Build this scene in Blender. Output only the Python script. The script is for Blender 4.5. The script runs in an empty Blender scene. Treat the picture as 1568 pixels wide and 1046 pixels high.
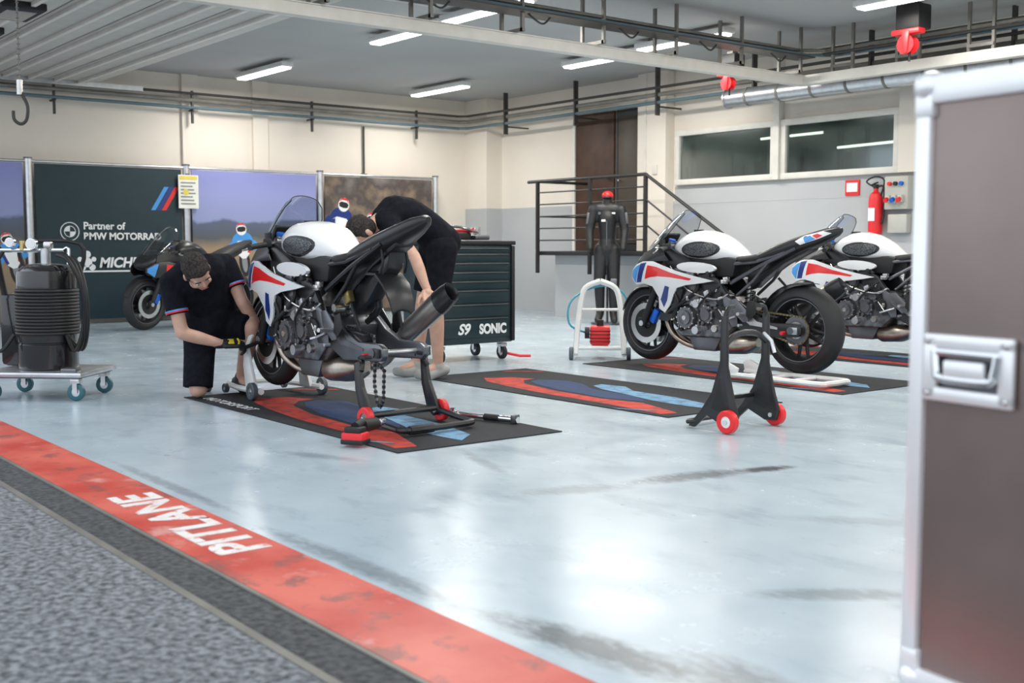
import bpy, bmesh, math, random
from mathutils import Vector, Matrix, Euler
from mathutils.geometry import delaunay_2d_cdt
random.seed(7)
D=bpy.data; scn=bpy.context.scene; COL=scn.collection
pi=math.pi
# ------------------------------------------------------------------ materials
def mat(name,c,rough=.5,metal=0.,noise=.06,nscale=6.,bump=0.,bscale=60.,coat=0.,emit=None,es=0.,c2=None,spec=.5,det=4.):
    m=D.materials.new(name); m.use_nodes=True; nt=m.node_tree; N=nt.nodes; L=nt.links
    b=N['Principled BSDF']; b.inputs['Roughness'].default_value=rough; b.inputs['Metallic'].default_value=metal
    b.inputs['Coat Weight'].default_value=coat; b.inputs['Specular IOR Level'].default_value=spec
    tc=N.new('ShaderNodeTexCoord')
    if c2 is None: c2=[min(1,x*(1+noise)) for x in c]; c1=[x*(1-noise) for x in c]
    else: c1=c
    n=N.new('ShaderNodeTexNoise'); n.inputs['Scale'].default_value=nscale; n.inputs['Detail'].default_value=det
    L.new(tc.outputs['Object'],n.inputs['Vector'])
    r=N.new('ShaderNodeValToRGB'); r.color_ramp.elements[0].position=.35; r.color_ramp.elements[1].position=.65
    r.color_ramp.elements[0].color=(*c1,1); r.color_ramp.elements[1].color=(*c2,1)
    L.new(n.outputs['Fac'],r.inputs['Fac']); L.new(r.outputs['Color'],b.inputs['Base Color'])
    if bump:
        n2=N.new('ShaderNodeTexNoise'); n2.inputs['Scale'].default_value=bscale; n2.inputs['Detail'].default_value=3
        L.new(tc.outputs['Object'],n2.inputs['Vector'])
        bp=N.new('ShaderNodeBump'); bp.inputs['Strength'].default_value=bump; bp.inputs['Distance'].default_value=.01
        L.new(n2.outputs['Fac'],bp.inputs['Height']); L.new(bp.outputs['Normal'],b.inputs['Normal'])
    if emit:
        b.inputs['Emission Color'].default_value=(*emit,1); b.inputs['Emission Strength'].default_value=es
    return m
def glassmat(name,c,mix=.05):
    m=D.materials.new(name); m.use_nodes=True; nt=m.node_tree; N=nt.nodes; L=nt.links
    N.remove(N['Principled BSDF'])
    t=N.new('ShaderNodeBsdfTransparent'); t.inputs[0].default_value=(*c,1)
    g=N.new('ShaderNodeBsdfGlossy'); g.inputs['Roughness'].default_value=.08; g.inputs[0].default_value=(.9,.95,1,1)
    fr=N.new('ShaderNodeLayerWeight'); fr.inputs[0].default_value=.25
    ad=N.new('ShaderNodeMath'); ad.operation='MULTIPLY_ADD'; ad.inputs[1].default_value=.7; ad.inputs[2].default_value=mix
    L.new(fr.outputs['Facing'],ad.inputs[0])
    x=N.new('ShaderNodeMixShader'); L.new(ad.outputs[0],x.inputs[0]); L.new(t.outputs[0],x.inputs[1]); L.new(g.outputs[0],x.inputs[2])
    L.new(x.outputs[0],N['Material Output'].inputs[0]); return m

WHITE=mat('bike_white',(.80,.81,.82),.2,coat=.5,noise=.02)
LBLUE=mat('stripe_light_blue',(.06,.30,.70),.3,coat=.4)
DBLUE=mat('stripe_dark_blue',(.012,.035,.20),.3,coat=.4)
RED=mat('stripe_red',(.75,.02,.02),.3,coat=.4)
BLACK=mat('black_plastic',(.016,.017,.019),.33,noise=.15)
MATTE=mat('matte_black',(.011,.011,.012),.55,noise=.15)
SEAT=mat('seat_vinyl',(.010,.010,.011),.6,bump=.3,bscale=90)
RUBBER=mat('tyre_rubber',(.017,.017,.019),.6,noise=.15,bump=.15,bscale=120)
ENG=mat('engine_metal',(.16,.16,.17),.34,.85,noise=.4,nscale=20)
ALU=mat('aluminium',(.62,.63,.65),.32,.9,noise=.08,nscale=15)
DALU=mat('dark_aluminium',(.17,.175,.19),.38,.8,noise=.15)
STEEL=mat('steel',(.6,.59,.57),.26,.95,noise=.1)
HOT=mat('exhaust_steel',(.36,.28,.22),.35,.9,c2=(.5,.45,.4),nscale=9)
GOLD=mat('gold_chain',(.30,.22,.09),.45,.8,noise=.3,nscale=40)
BLUEA=mat('blue_anodised',(.01,.13,.6),.35,.4)
BRONZE=mat('fork_bronze',(.42,.33,.2),.35,.7)
SCREEN=glassmat('windscreen_clear',(.74,.77,.8),.05)
GRILLE=mat('grille_mesh',(.03,.032,.036),.45,.4,c2=(.16,.17,.18),nscale=140,det=0)
LAMP=mat('headlamp_glass',(.25,.28,.32),.1,.6)
STANDW=mat('stand_white_paint',(.80,.81,.80),.35,noise=.03)
STANDB=mat('stand_black_paint',(.016,.016,.018),.35)
REDP=mat('red_plastic',(.78,.02,.025),.4)
GREYW=mat('grey_castor_rubber',(.08,.10,.12),.5)
TEALW=mat('teal_castor',(.03,.12,.15),.4)
CHROME=mat('chrome',(.75,.76,.78),.12,1.,noise=.02)
CLOTH=mat('navy_cloth',(.008,.009,.014),.9,noise=.25,nscale=25,bump=.6,bscale=26,spec=.15)
SKIN=mat('skin',(.58,.35,.26),.5,noise=.08,nscale=15)
HAIR=mat('dark_hair',(.018,.015,.014),.8,c2=(.06,.052,.048),nscale=90,bump=.6,bscale=160,spec=.2)
GLOVE=mat('glove_black',(.014,.014,.016),.6,bump=.2)
YEL=mat('glove_yellow',(.8,.65,.04),.5)
EYE=mat('eye_white',(.8,.8,.78),.2)
PAPER=mat('paper_white',(.8,.8,.72),.7)
INKY=mat('ink_yellow',(.75,.6,.1),.7)
INKG=mat('ink_grey',(.25,.25,.27),.7)
PRINTW=mat('print_white',(.85,.86,.86),.6)

# ------------------------------------------------------------------ mesh builder
class MB:
    def __init__(s): s.v=[];s.f=[];s.m=[];s.mats=[]
    def mi(s,m):
        if m not in s.mats: s.mats.append(m)
        return s.mats.index(m)
    def add(s,vs,fs,m,M=None):
        o=len(s.v)
        for p in vs:
            p=Vector(p); s.v.append(M@p if M is not None else p)
        k=s.mi(m)
        for f in fs: s.f.append([i+o for i in f]); s.m.append(k)
    def addbm(s,bm,m,M=None):
        bm.verts.ensure_lookup_table(); bm.verts.index_update()
        s.add([v.co.copy() for v in bm.verts],[[v.index for v in f.verts] for f in bm.faces],m,M); bm.free()
    def mark(s): return (len(s.v),len(s.f))
    def mirror(s,mk):
        v0,f0=mk; n=len(s.v); o=n-v0
        s.v+= [Vector((p.x,-p.y,p.z)) for p in s.v[v0:n]]
        nf=len(s.f)
        for i in range(f0,nf):
            s.f.append([j+o for j in reversed(s.f[i])]); s.m.append(s.m[i])
    def xform(s,mk,M):
        for i in range(mk[0],len(s.v)): s.v[i]=M@s.v[i]
    def box(s,c,sz,m,rot=None,bev=0.,seg=2):
        bm=bmesh.new(); bmesh.ops.create_cube(bm,size=1)
        for v in bm.verts: v.co=Vector((v.co.x*sz[0],v.co.y*sz[1],v.co.z*sz[2]))
        if bev: bmesh.ops.bevel(bm,geom=list(bm.edges),offset=bev,segments=seg,affect='EDGES',profile=.5)
        T=Matrix.Translation(c)
        if rot: T=T@Euler(rot).to_matrix().to_4x4()
        s.addbm(bm,m,T)
    def bx(s,x0,x1,y0,y1,z0,z1,m,bev=0.): s.box(((x0+x1)/2,(y0+y1)/2,(z0+z1)/2),(abs(x1-x0),abs(y1-y0),abs(z1-z0)),m,None,bev)
    def prism(s,poly,y0,y1,m,bev=0.,M=None):
        bm=bmesh.new(); vs=[bm.verts.new((x,y0,z)) for x,z in poly]
        f=bm.faces.new(vs); r=bmesh.ops.extrude_face_region(bm,geom=[f])
        for v in r['geom']:
            if isinstance(v,bmesh.types.BMVert): v.co.y=y1
        bmesh.ops.recalc_face_normals(bm,faces=bm.faces)
        if bev: bmesh.ops.bevel(bm,geom=list(bm.edges),offset=bev,segments=2,affect='EDGES',profile=.5)
        s.addbm(bm,m,M)
    def frame(s,p1,p2):
        d=(Vector(p2)-Vector(p1)).normalized()
        u=Vector((0,0,1)) if abs(d.z)<.9 else Vector((1,0,0))
        a=d.cross(u).normalized(); return d,a,a.cross(d)
    def cyl(s,p1,p2,r1,m,r2=None,n=16,cap=True):
        p1=Vector(p1);p2=Vector(p2); r2=r1 if r2 is None else r2
        d,a,b=s.frame(p1,p2); vs=[];fs=[]
        for p,r in((p1,r1),(p2,r2)):
            for i in range(n):
                t=2*pi*i/n; vs.append(p+a*r*math.cos(t)+b*r*math.sin(t))
        for i in range(n): fs.append([i,(i+1)%n,n+(i+1)%n,n+i])
        if cap: fs.append(list(range(n))[::-1]); fs.append(list(range(n,2*n)))
        s.add(vs,fs,m)
    def tube(s,pts,r,m,n=8,k=0,closed=False,cap=True):
        P=[Vector(p) for p in pts]
        R=r if isinstance(r,(list,tuple)) else [r]*len(P)
        if k:
            Q=[];S=[];L=len(P); rng=range(L if closed else L-1)
            for i in rng:
                if closed: a,b,c,d=P[(i-1)%L],P[i],P[(i+1)%L],P[(i+2)%L]
                else: a,b,c,d=P[max(i-1,0)],P[i],P[i+1],P[min(i+2,L-1)]
                for j in range(k):
                    t=j/k
                    Q.append(.5*((2*b)+(c-a)*t+(2*a-5*b+4*c-d)*t*t+(3*b-a-3*c+d)*t**3)); S.append(R[i]*(1-t)+R[(i+1)%L]*t)
            if not closed: Q.append(P[-1]);S.append(R[-1])
            P,R=Q,S
        L=len(P); vs=[];fs=[]
        d=(P[1]-P[0]).normalized(); u=Vector((0,0,1)) if abs(d.z)<.9 else Vector((1,0,0)); a=d.cross(u).normalized()
        for i in range(L):
            if closed: d=(P[(i+1)%L]-P[(i-1)%L])
            else: d=P[min(i+1,L-1)]-P[max(i-1,0)]
            if d.length<1e-9: d=Vector((0,0,1))
            d.normalize(); a=a-d*a.dot(d)
            if a.length<1e-6: a=d.orthogonal()
            a.normalize(); b=d.cross(a)
            for j in range(n):
                t=2*pi*j/n; vs.append(P[i]+(a*math.cos(t)+b*math.sin(t))*R[i])
        for i in range(L if closed else L-1):
            i2=(i+1)%L
            for j in range(n): fs.append([i*n+j,i*n+(j+1)%n,i2*n+(j+1)%n,i2*n+j])
        if cap and not closed: fs.append(list(range(n))[::-1]); fs.append([(L-1)*n+j for j in range(n)])
        s.add(vs,fs,m)
    def lathe(s,prof,c,m,axis='Y',n=40,closed=True):
        vs=[];fs=[];k=len(prof)
        for i in range(n):
            t=2*pi*i/n
            for r,o in prof:
                a,b=r*math.cos(t),r*math.sin(t)
                p={'Y':(a,o,b),'Z':(a,b,o),'X':(o,a,b)}[axis]; vs.append((c[0]+p[0],c[1]+p[1],c[2]+p[2]))
        for i in range(n):
            i2=(i+1)%n
            for j in range(k if closed else k-1):
                j2=(j+1)%k; fs.append([i*k+j,i*k+j2,i2*k+j2,i2*k+j])
        s.add(vs,fs,m)
    def loft(s,rings,m,cap=True,closed=True):
        n=len(rings[0]); vs=[p for r in rings for p in r]; fs=[]
        for i in range(len(rings)-1):
            for j in range(n if closed else n-1): fs.append([i*n+j,i*n+(j+1)%n,(i+1)*n+(j+1)%n,(i+1)*n+j])
        if cap: fs.append(list(range(n))[::-1]); fs.append([(len(rings)-1)*n+j for j in range(n)])
        s.add(vs,fs,m)
    def ell(s,c,r,m,n=16,M=None):
        if not isinstance(r,(tuple,list)): r=(r,r,r)
        k=n//2; vs=[(0,0,-1)];fs=[]
        for i in range(1,k):
            a=-pi/2+pi*i/k
            for j in range(n): t=2*pi*j/n; vs.append((math.cos(a)*math.cos(t),math.cos(a)*math.sin(t),math.sin(a)))
        vs.append((0,0,1)); e=len(vs)-1
        for j in range(n):
            fs.append([0,1+(j+1)%n,1+j]); fs.append([e,e-n+j,e-n+(j+1)%n])
        for i in range(k-2):
            for j in range(n): fs.append([1+i*n+j,1+i*n+(j+1)%n,1+(i+1)*n+(j+1)%n,1+(i+1)*n+j])
        vs=[Vector((x*r[0],y*r[1],z*r[2])) for x,y,z in vs]
        T=Matrix.Translation(c)
        if M is not None: vs=[M@v for v in vs]
        s.add(vs,fs,m,T)
    def panel(s,poly,yf,m,th=.008,step=.03,off=0.,both=True):
        B=[]
        n=len(poly)
        for i in range(n):
            a=Vector(poly[i]);b=Vector(poly[(i+1)%n]); q=max(1,int((b-a).length/step))
            for j in range(q): B.append(a+(b-a)*j/q)
        def inside(p):
            c=False;j=len(B)-1
            for i in range(len(B)):
                if (B[i].y>p.y)!=(B[j].y>p.y) and p.x<(B[j].x-B[i].x)*(p.y-B[i].y)/(B[j].y-B[i].y)+B[i].x: c=not c
                j=i
            return c
        xs=[p.x for p in B]; ys=[p.y for p in B]; I=[]
        x=min(xs)
        while x<max(xs):
            y=min(ys)
            while y<max(ys):
                p=Vector((x,y))
                if inside(p) and min((p-b).length for b in B)>step*.5: I.append(p)
                y+=step
            x+=step
        ed=[(i,(i+1)%len(B)) for i in range(len(B))]
        V,E,F,_,_,_=delaunay_2d_cdt(B+I,ed,[],1,1e-5)
        mk=s.mark()
        out=[(p.x,yf(p.x,p.y)+off,p.y) for p in V]
        vs=out; fs=[list(f)[::-1] for f in F]
        if th:
            N=len(V); vs=out+[(p[0],p[1]-th,p[2]) for p in out]; fs=fs+[[i+N for i in f] for f in F]
            cnt={}
            for f in F:
                f=list(f)
                for i in range(len(f)):
                    e=(f[i],f[(i+1)%len(f)]); cnt[e]=1
            for (a,b) in list(cnt):
                if (b,a) not in cnt: fs.append([a,b,b+N,a+N])
        s.add(vs,fs,m)
        if both: s.mirror(mk)
    def flat(s,poly,M,m):
        s.add([(x,y,0) for x,y in poly],[list(range(len(poly)))],m,M)
    def obj(s,name,parent=None,loc=None,rotz=0.,ang=35,recenter=False):
        me=D.meshes.new(name)
        vs=s.v
        if recenter:
            xs=[p.x for p in vs];ys=[p.y for p in vs];zs=[p.z for p in vs]
            o=Vector(((min(xs)+max(xs))/2,(min(ys)+max(ys))/2,min(zs))); vs=[p-o for p in vs]; loc=o
        me.from_pydata([tuple(p) for p in vs],[],s.f)
        for m in s.mats: me.materials.append(m)
        me.polygons.foreach_set('material_index',s.m)
        me.update()
        me.polygons.foreach_set('use_smooth',[True]*len(me.polygons))
        try: me.set_sharp_from_angle(angle=math.radians(ang))
        except Exception: pass
        ob=D.objects.new(name,me); COL.objects.link(ob)
        if loc is not None: ob.location=loc
        ob.rotation_euler[2]=rotz
        if parent: ob.parent=parent
        return ob
def empty(name,loc=(0,0,0),rotz=0.):
    e=D.objects.new(name,None); COL.objects.link(e); e.location=loc; e.rotation_euler[2]=rotz; e.empty_display_size=.2; return e
def text(name,body,size,M,m,parent=None,bold=0.,shear=0.,sx=1.,align='LEFT',ext=.0006):
    cu=D.curves.new(name,'FONT'); cu.body=body; cu.size=size; cu.offset=bold; cu.shear=shear; cu.extrude=ext; cu.align_x=align
    o=D.objects.new(name+'_tmp',cu); COL.objects.link(o); bpy.context.view_layer.update()
    me=D.meshes.new_from_object(o.evaluated_get(bpy.context.evaluated_depsgraph_get()))
    D.objects.remove(o)
    me.transform(M@Matrix.Diagonal((sx,1,1,1))); me.materials.clear(); me.materials.append(m)
    ob=D.objects.new(name,me); COL.objects.link(ob)
    if parent: ob.parent=parent
    return ob
def fin_remesh(mb,name,m,voxel,it,parent):
    ob=mb.obj(name); r=ob.modifiers.new('r','REMESH'); r.mode='VOXEL'; r.voxel_size=voxel
    q=ob.modifiers.new('s','SMOOTH'); q.factor=.5; q.iterations=it
    bpy.context.view_layer.update()
    me=D.meshes.new_from_object(ob.evaluated_get(bpy.context.evaluated_depsgraph_get()))
    old=ob.data; ob.modifiers.clear(); ob.data=me; D.meshes.remove(old)
    me.materials.clear(); me.materials.append(m)
    me.polygons.foreach_set('use_smooth',[True]*len(me.polygons)); me.polygons.foreach_set('material_index',[0]*len(me.polygons))
    ob.parent=parent; return ob

# ------------------------------------------------------------------ room
CREAM=mat('cream_wall_paint',(.80,.73,.645),.8,noise=.03,nscale=1.2)
GREYWALL=mat('grey_wall_paint',(.47,.48,.49),.7,noise=.04,nscale=1.)
CEIL=mat('ceiling_paint',(.42,.42,.415),.85,noise=.05,nscale=.7)
TRIM=mat('white_metal_paint',(.74,.71,.65),.5,noise=.05)
PIPE=mat('pipe_grey',(.22,.21,.19),.5,.3,noise=.15)
PIPEB=mat('pipe_blue',(.12,.18,.21),.45,.2)
DPIPE=mat('dark_conduit',(.045,.043,.04),.5)
DOORB=mat('brown_door',(.06,.026,.014),.55,noise=.2)
DARK=mat('dark_interior',(.02,.022,.024),.6)
BEHIND=mat('dim_room_behind_glass',(.03,.035,.033),.7,c2=(.13,.14,.13),nscale=2.2)
WGLASS=glassmat('window_glass',(.75,.82,.78),.06)

def floor_mat():
    m=D.materials.new('epoxy_floor'); m.use_nodes=True; nt=m.node_tree;N=nt.nodes;L=nt.links;b=N['Principled BSDF']
    tc=N.new('ShaderNodeTexCoord')
    def noise(sc,det=5,sx=1,sy=1,rot=0):
        mp=N.new('ShaderNodeMapping'); mp.inputs['Scale'].default_value=(sx,sy,1); mp.inputs['Rotation'].default_value=(0,0,rot)
        L.new(tc.outputs['Object'],mp.inputs['Vector'])
        n=N.new('ShaderNodeTexNoise'); n.inputs['Scale'].default_value=sc; n.inputs['Detail'].default_value=det; n.inputs['Roughness'].default_value=.6
        L.new(mp.outputs[0],n.inputs['Vector']); return n
    def ramp(n,a,b_,ca,cb):
        r=N.new('ShaderNodeValToRGB'); r.color_ramp.elements[0].position=a; r.color_ramp.elements[1].position=b_
        r.color_ramp.elements[0].color=ca; r.color_ramp.elements[1].color=cb; L.new(n.outputs['Fac'],r.inputs['Fac']); return r
    base=ramp(noise(1.1),.3,.7,(.42,.51,.575,1),(.50,.59,.65,1))
    def mul(a,r):
        x=N.new('ShaderNodeMix'); x.data_type='RGBA'; x.blend_type='MULTIPLY'; x.inputs[0].default_value=1
        L.new(a,x.inputs[6]); L.new(r.outputs['Color'],x.inputs[7]); return x.outputs[2]
    c=mul(base.outputs['Color'],ramp(noise(2.2,8,1.,2.2,.5),.28,.46,(.76,.79,.81,1),(1,1,1,1)))
    c=mul(c,ramp(noise(16,6),.26,.33,(.45,.46,.47,1),(1,1,1,1)))
    c=mul(c,ramp(noise(45,3),.22,.27,(.3,.3,.32,1),(1,1,1,1)))
    # real tyre and scuff marks rubbed into the paint: (x,y,length,width,angle,strength)
    marks=[(-3.22,3.50,.46,.12,1.38,.7),(-3.13,3.86,.22,.08,1.35,.95),(-3.32,2.95,.35,.12,1.2,.35),(-1.95,1.80,.55,.12,.12,.8),(-1.55,1.9,.4,.14,-.2,.6),(-1.86,2.6,.35,.09,.9,.45),(-1.6,2.9,.4,.1,1.2,.4),
           (-2.9,1.72,.9,.07,.02,.5),(-4.4,1.72,.9,.05,.0,.4),(-4.6,2.5,.4,.07,.4,.3),(-2.3,3.4,.5,.09,.7,.22),(-4.0,3.0,.4,.06,-.3,.3)]
    for (x,y,l,w,a,st) in marks:
        mp=N.new('ShaderNodeMapping'); mp.vector_type='TEXTURE'; mp.inputs['Location'].default_value=(x,y,0); mp.inputs['Rotation'].default_value=(0,0,a); mp.inputs['Scale'].default_value=(l,w,1)
        L.new(tc.outputs['Object'],mp.inputs['Vector']); g=N.new('ShaderNodeTexGradient'); g.gradient_type='SPHERICAL'; L.new(mp.outputs[0],g.inputs['Vector'])
        n=noise(26,7,.6,1.3,-a); mm=N.new('ShaderNodeMath'); mm.operation='MULTIPLY'; L.new(g.outputs['Fac'],mm.inputs[0]); L.new(n.outputs['Fac'],mm.inputs[1])
        r=N.new('ShaderNodeMapRange'); r.inputs['From Min'].default_value=.10; r.inputs['From Max'].default_value=.34; r.inputs['To Max'].default_value=st; L.new(mm.outputs[0],r.inputs['Value'])
        x_=N.new('ShaderNodeMix'); x_.data_type='RGBA'; L.new(r.outputs[0],x_.inputs[0]); L.new(c,x_.inputs[6]); x_.inputs[7].default_value=(.07,.075,.08,1); c=x_.outputs[2]
    L.new(c,b.inputs['Base Color'])
    rr=ramp(noise(3,6),.3,.7,(.16,.16,.16,1),(.30,.30,.30,1)); L.new(rr.outputs['Color'],b.inputs['Roughness'])
    b.inputs['Specular IOR Level'].default_value=.6
    bp=N.new('ShaderNodeBump'); bp.inputs['Strength'].default_value=.06; bp.inputs['Distance'].default_value=.01
    L.new(noise(7,3).outputs['Fac'],bp.inputs['Height']); L.new(bp.outputs[0],b.inputs['Normal'])
    return m
FLOOR=floor_mat()
XL=-14.6; XR=4.0; YB=10.9; YF=1.65; ZC=3.2
f=MB(); f.bx(XL,XR,YF,YB,-.1,0,FLOOR); f.obj('floor')
REDPAINT=mat('red_floor_paint',(.54,.05,.032),.42,c2=(.70,.14,.10),nscale=3,det=8)
def wear(m,lo=.36,hi=.44,col=(.14,.1,.1,1),sc=7,f=.7):
    nt=m.node_tree;N=nt.nodes;L=nt.links;b=N['Principled BSDF']; src=b.inputs['Base Color'].links[0].from_socket
    tc=N.new('ShaderNodeTexCoord'); n=N.new('ShaderNodeTexNoise'); n.inputs['Scale'].default_value=sc; n.inputs['Detail'].default_value=9; n.inputs['Roughness'].default_value=.65
    L.new(tc.outputs['Object'],n.inputs['Vector']); r=N.new('ShaderNodeValToRGB'); r.color_ramp.elements[0].position=lo;r.color_ramp.elements[1].position=hi
    r.color_ramp.elements[0].color=(1,1,1,1); r.color_ramp.elements[1].color=(0,0,0,1); L.new(n.outputs['Fac'],r.inputs['Fac'])
    mu=N.new('ShaderNodeMath'); mu.operation='MULTIPLY'; mu.inputs[1].default_value=f; L.new(r.outputs[0],mu.inputs[0])
    x=N.new('ShaderNodeMix'); x.data_type='RGBA'; L.new(mu.outputs[0],x.inputs[0])
    L.new(src,x.inputs[6]); x.inputs[7].default_value=col; L.new(x.outputs[2],b.inputs['Base Color'])
wear(REDPAINT,.36,.46,(.20,.08,.07,1)); wear(REDPAINT,.33,.42,(.72,.48,.45,1),4,.5)
s=MB(); s.bx(XL,XR,1.367,1.65,-.1,.002,REDPAINT); s.obj('red_threshold_strip')
DRAIN=mat('drain_channel_rubber',(.022,.024,.028),.7,c2=(.085,.09,.095),nscale=45,bump=1.,bscale=40,det=6)
s=MB(); s.bx(XL,XR,1.215,1.352,-.1,-.004,DRAIN)
s.bx(XL,XR,1.352,1.366,-.1,.001,PIPE); s.bx(XL,XR,1.19,1.215,-.1,.001,PIPE)
s.obj('drain_channel')
ASPH=mat('asphalt',(.05,.055,.06),.85,c2=(.27,.28,.30),nscale=42,bump=1.,bscale=40,det=7)
s=MB(); s.bx(-40,30,-30,1.19,-.15,-.002,ASPH); s.obj('asphalt_ground')
Mt=Matrix.Translation((-3.26,1.605,.0032))@Matrix.Rotation(pi,4,'Z')
LET=mat('worn_white_paint',(.82,.80,.78),.5,c2=(.76,.68,.66),nscale=14); wear(LET,.38,.45,(.6,.15,.1,1),22,.7)
text('floor_lettering','PITLANE',.235,Mt,LET,bold=.008,sx=1.16)

w=MB()
w.bx(XL,XR,YB,YB+.2,1.54,ZC,CREAM); w.bx(XL,XR,YB,YB+.2,0,1.54,GREYWALL)
w.bx(-10.4,XR,YB-.003,YB,1.5,1.73,GREYWALL)
w.obj('wall_back')
w=MB(); w.bx(-14.05,-14.6,YB-.3,YB,0,1.54,GREYWALL); w.bx(-14.05,-14.6,YB-.3,YB,1.54,ZC,CREAM); w.obj('corner_pillar')
w=MB(); w.bx(-10.93,-10.42,YB-.16,YB-.004,.9,ZC,CREAM); w.bx(-10.8,-10.76,YB-.18,YB-.15,1.0,ZC,TRIM); w.box((-10.6,YB-.17,1.95),(.08,.02,.12),TRIM,bev=.004); w.obj('door_pillar')
w=MB(); w.bx(XL-.2,XL,.5,YB+.2,0,ZC,CREAM)
w.obj('wall_left')
w=MB()
for y in (6.0,7.0,3.2): w.bx(XL,XL+.05,y,y+.22,2.0,ZC,CREAM)
w.obj('wall_pilasters')
w=MB(); w.bx(XR,XR+.2,.5,YB+.2,0,ZC,CREAM); w.bx(XR-.01,XR,.5,YB,0,1.5,GREYWALL); w.obj('wall_right')
w=MB(); w.bx(XL-.2,XR+.2,1.5,1.75,ZC-.05,4.6,CREAM); w.obj('wall_front_lintel')
w=MB(); w.bx(XL-.2,XR+.2,1.5,YB+.2,ZC,ZC+.2,CEIL); w.obj('ceiling')
TUBE=mat('fluorescent_tube',(1,1,.95),.5,emit=(1,.97,.9),es=9.)
STREAK=mat('glass_light_streak',(1,1,.95),.5,emit=(1,1,.92),es=1.6)
def window(name,x0,x1,streaks):
    s=MB(); y=YB-.02
    s.bx(x0,x1,YB-.006,YB-.002,1.80,2.38,BEHIND)
    for (a,b_,za,zb_) in streaks: s.tube([(a,YB-.010,za),(b_,YB-.010,zb_)],.016,STREAK,n=8)  # glowing strips added just behind the pane to imitate light streaks in the glass
    rr=random.Random(int(abs(x0)*10))
    for i in range(7):
        xx=x0+(x1-x0)*rr.uniform(.05,.9); s.bx(xx,xx+rr.uniform(.02,.12),YB-.012,YB-.008,1.82,1.82+rr.uniform(.1,.5),DARK)
    s.bx(x0,x1,y-.008,y-.004,1.80,2.38,WGLASS)
    for a in (0,1): s.bx(x0-.05,x1+.05,y-.05,y+.015,[1.74,2.36][a],[1.81,2.43][a],TRIM,.005)
    s.bx(x0-.05,x0+.02,y-.045,y+.015,1.78,2.4,TRIM,.005); s.bx(x1-.02,x1+.05,y-.045,y+.015,1.78,2.4,TRIM,.005)
    s.obj(name,recenter=True)
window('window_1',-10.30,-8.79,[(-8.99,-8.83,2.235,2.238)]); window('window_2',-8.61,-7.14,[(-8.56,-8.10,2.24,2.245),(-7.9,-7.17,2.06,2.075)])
s=MB(); s.bx(-8.74,-8.66,YB-.10,YB-.004,1.74,ZC-.01,TRIM); s.obj('trim_1',recenter=True)
s=MB(); s.bx(-7.08,-6.85,YB-.09,YB-.004,1.74,ZC-.01,CREAM); s.obj('trim_2',recenter=True)
s=MB(); s.bx(-12.28,-11.5,YB-.05,YB-.01,.9,2.8,DOORB,.004); s.cyl((-11.6,YB-.11,1.9),(-11.6,YB-.05,1.9),.02,STEEL); s.bx(-11.63,-11.5,YB-.12,YB-.1,1.89,1.91,STEEL)
s.bx(-12.33,-12.28,YB-.07,YB-.004,.9,2.85,TRIM); s.bx(-12.33,-11.47,YB-.07,YB-.004,2.8,2.85,TRIM); s.obj('door_1',recenter=True)
s=MB(); s.bx(-11.46,-10.96,YB-.04,YB-.01,.9,2.8,DARK); s.bx(-11.4,-11.04,YB-.055,YB-.04,1.0,2.7,mat('dark_door',(.07,.055,.04),.5),.004)
s.cyl((-11.36,YB-.1,1.85),(-11.36,YB-.04,1.85),.015,STEEL); s.obj('door_2',recenter=True)
s=MB(); YP=YB-.005
s.bx(-12.0,-9.95,9.95,YP,.84,.895,DARK,.004); s.bx(-11.9,-10.05,10.15,YP,0,.84,GREYWALL)
for i in range(5):
    x=-9.95+i*.25; z=.74-i*.165; s.bx(x,x+.27,9.98,YP,z-.03,z,DARK); s.bx(x,x+.02,10.05,YP,z-.03,z+.14,GREYWALL)
s.prism([(-9.95,.84),(-8.7,.02),(-8.7,-.0),(-8.85,0),(-9.95,.70)],9.95,10.0,DARK)
s.obj('raised_platform_stairs')
RAILM=mat('railing_metal',(.022,.02,.02),.5)
s=MB(); yr=9.92
for x in (-12.0,-10.95,-9.95): s.bx(x-.02,x+.02,yr-.02,yr+.02,.6,1.84,RAILM)
s.tube([(-12.2,yr,1.83),(-9.95,yr,1.83),(-8.72,yr,1.1)],.022,RAILM)
for z in (1.68,1.52,1.36,1.2,1.04): s.tube([(-12.0,yr,z),(-9.95,yr,z)],.011,RAILM,n=6)
for dz in (.3,.6): s.tube([(-9.95,yr,1.83-dz),(-8.78,yr,1.12-dz)],.011,RAILM,n=6)
s.bx(-8.76,-8.72,yr-.02,yr+.02,.0,1.12,RAILM)
s.tube([(-12.0,yr,1.83),(-12.0,YP,1.83)],.02,RAILM); s.tube([(-12.0,yr,1.36),(-12.0,YP,1.36)],.011,RAILM,n=6)
s.obj('stair_railing',recenter=True)

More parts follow.
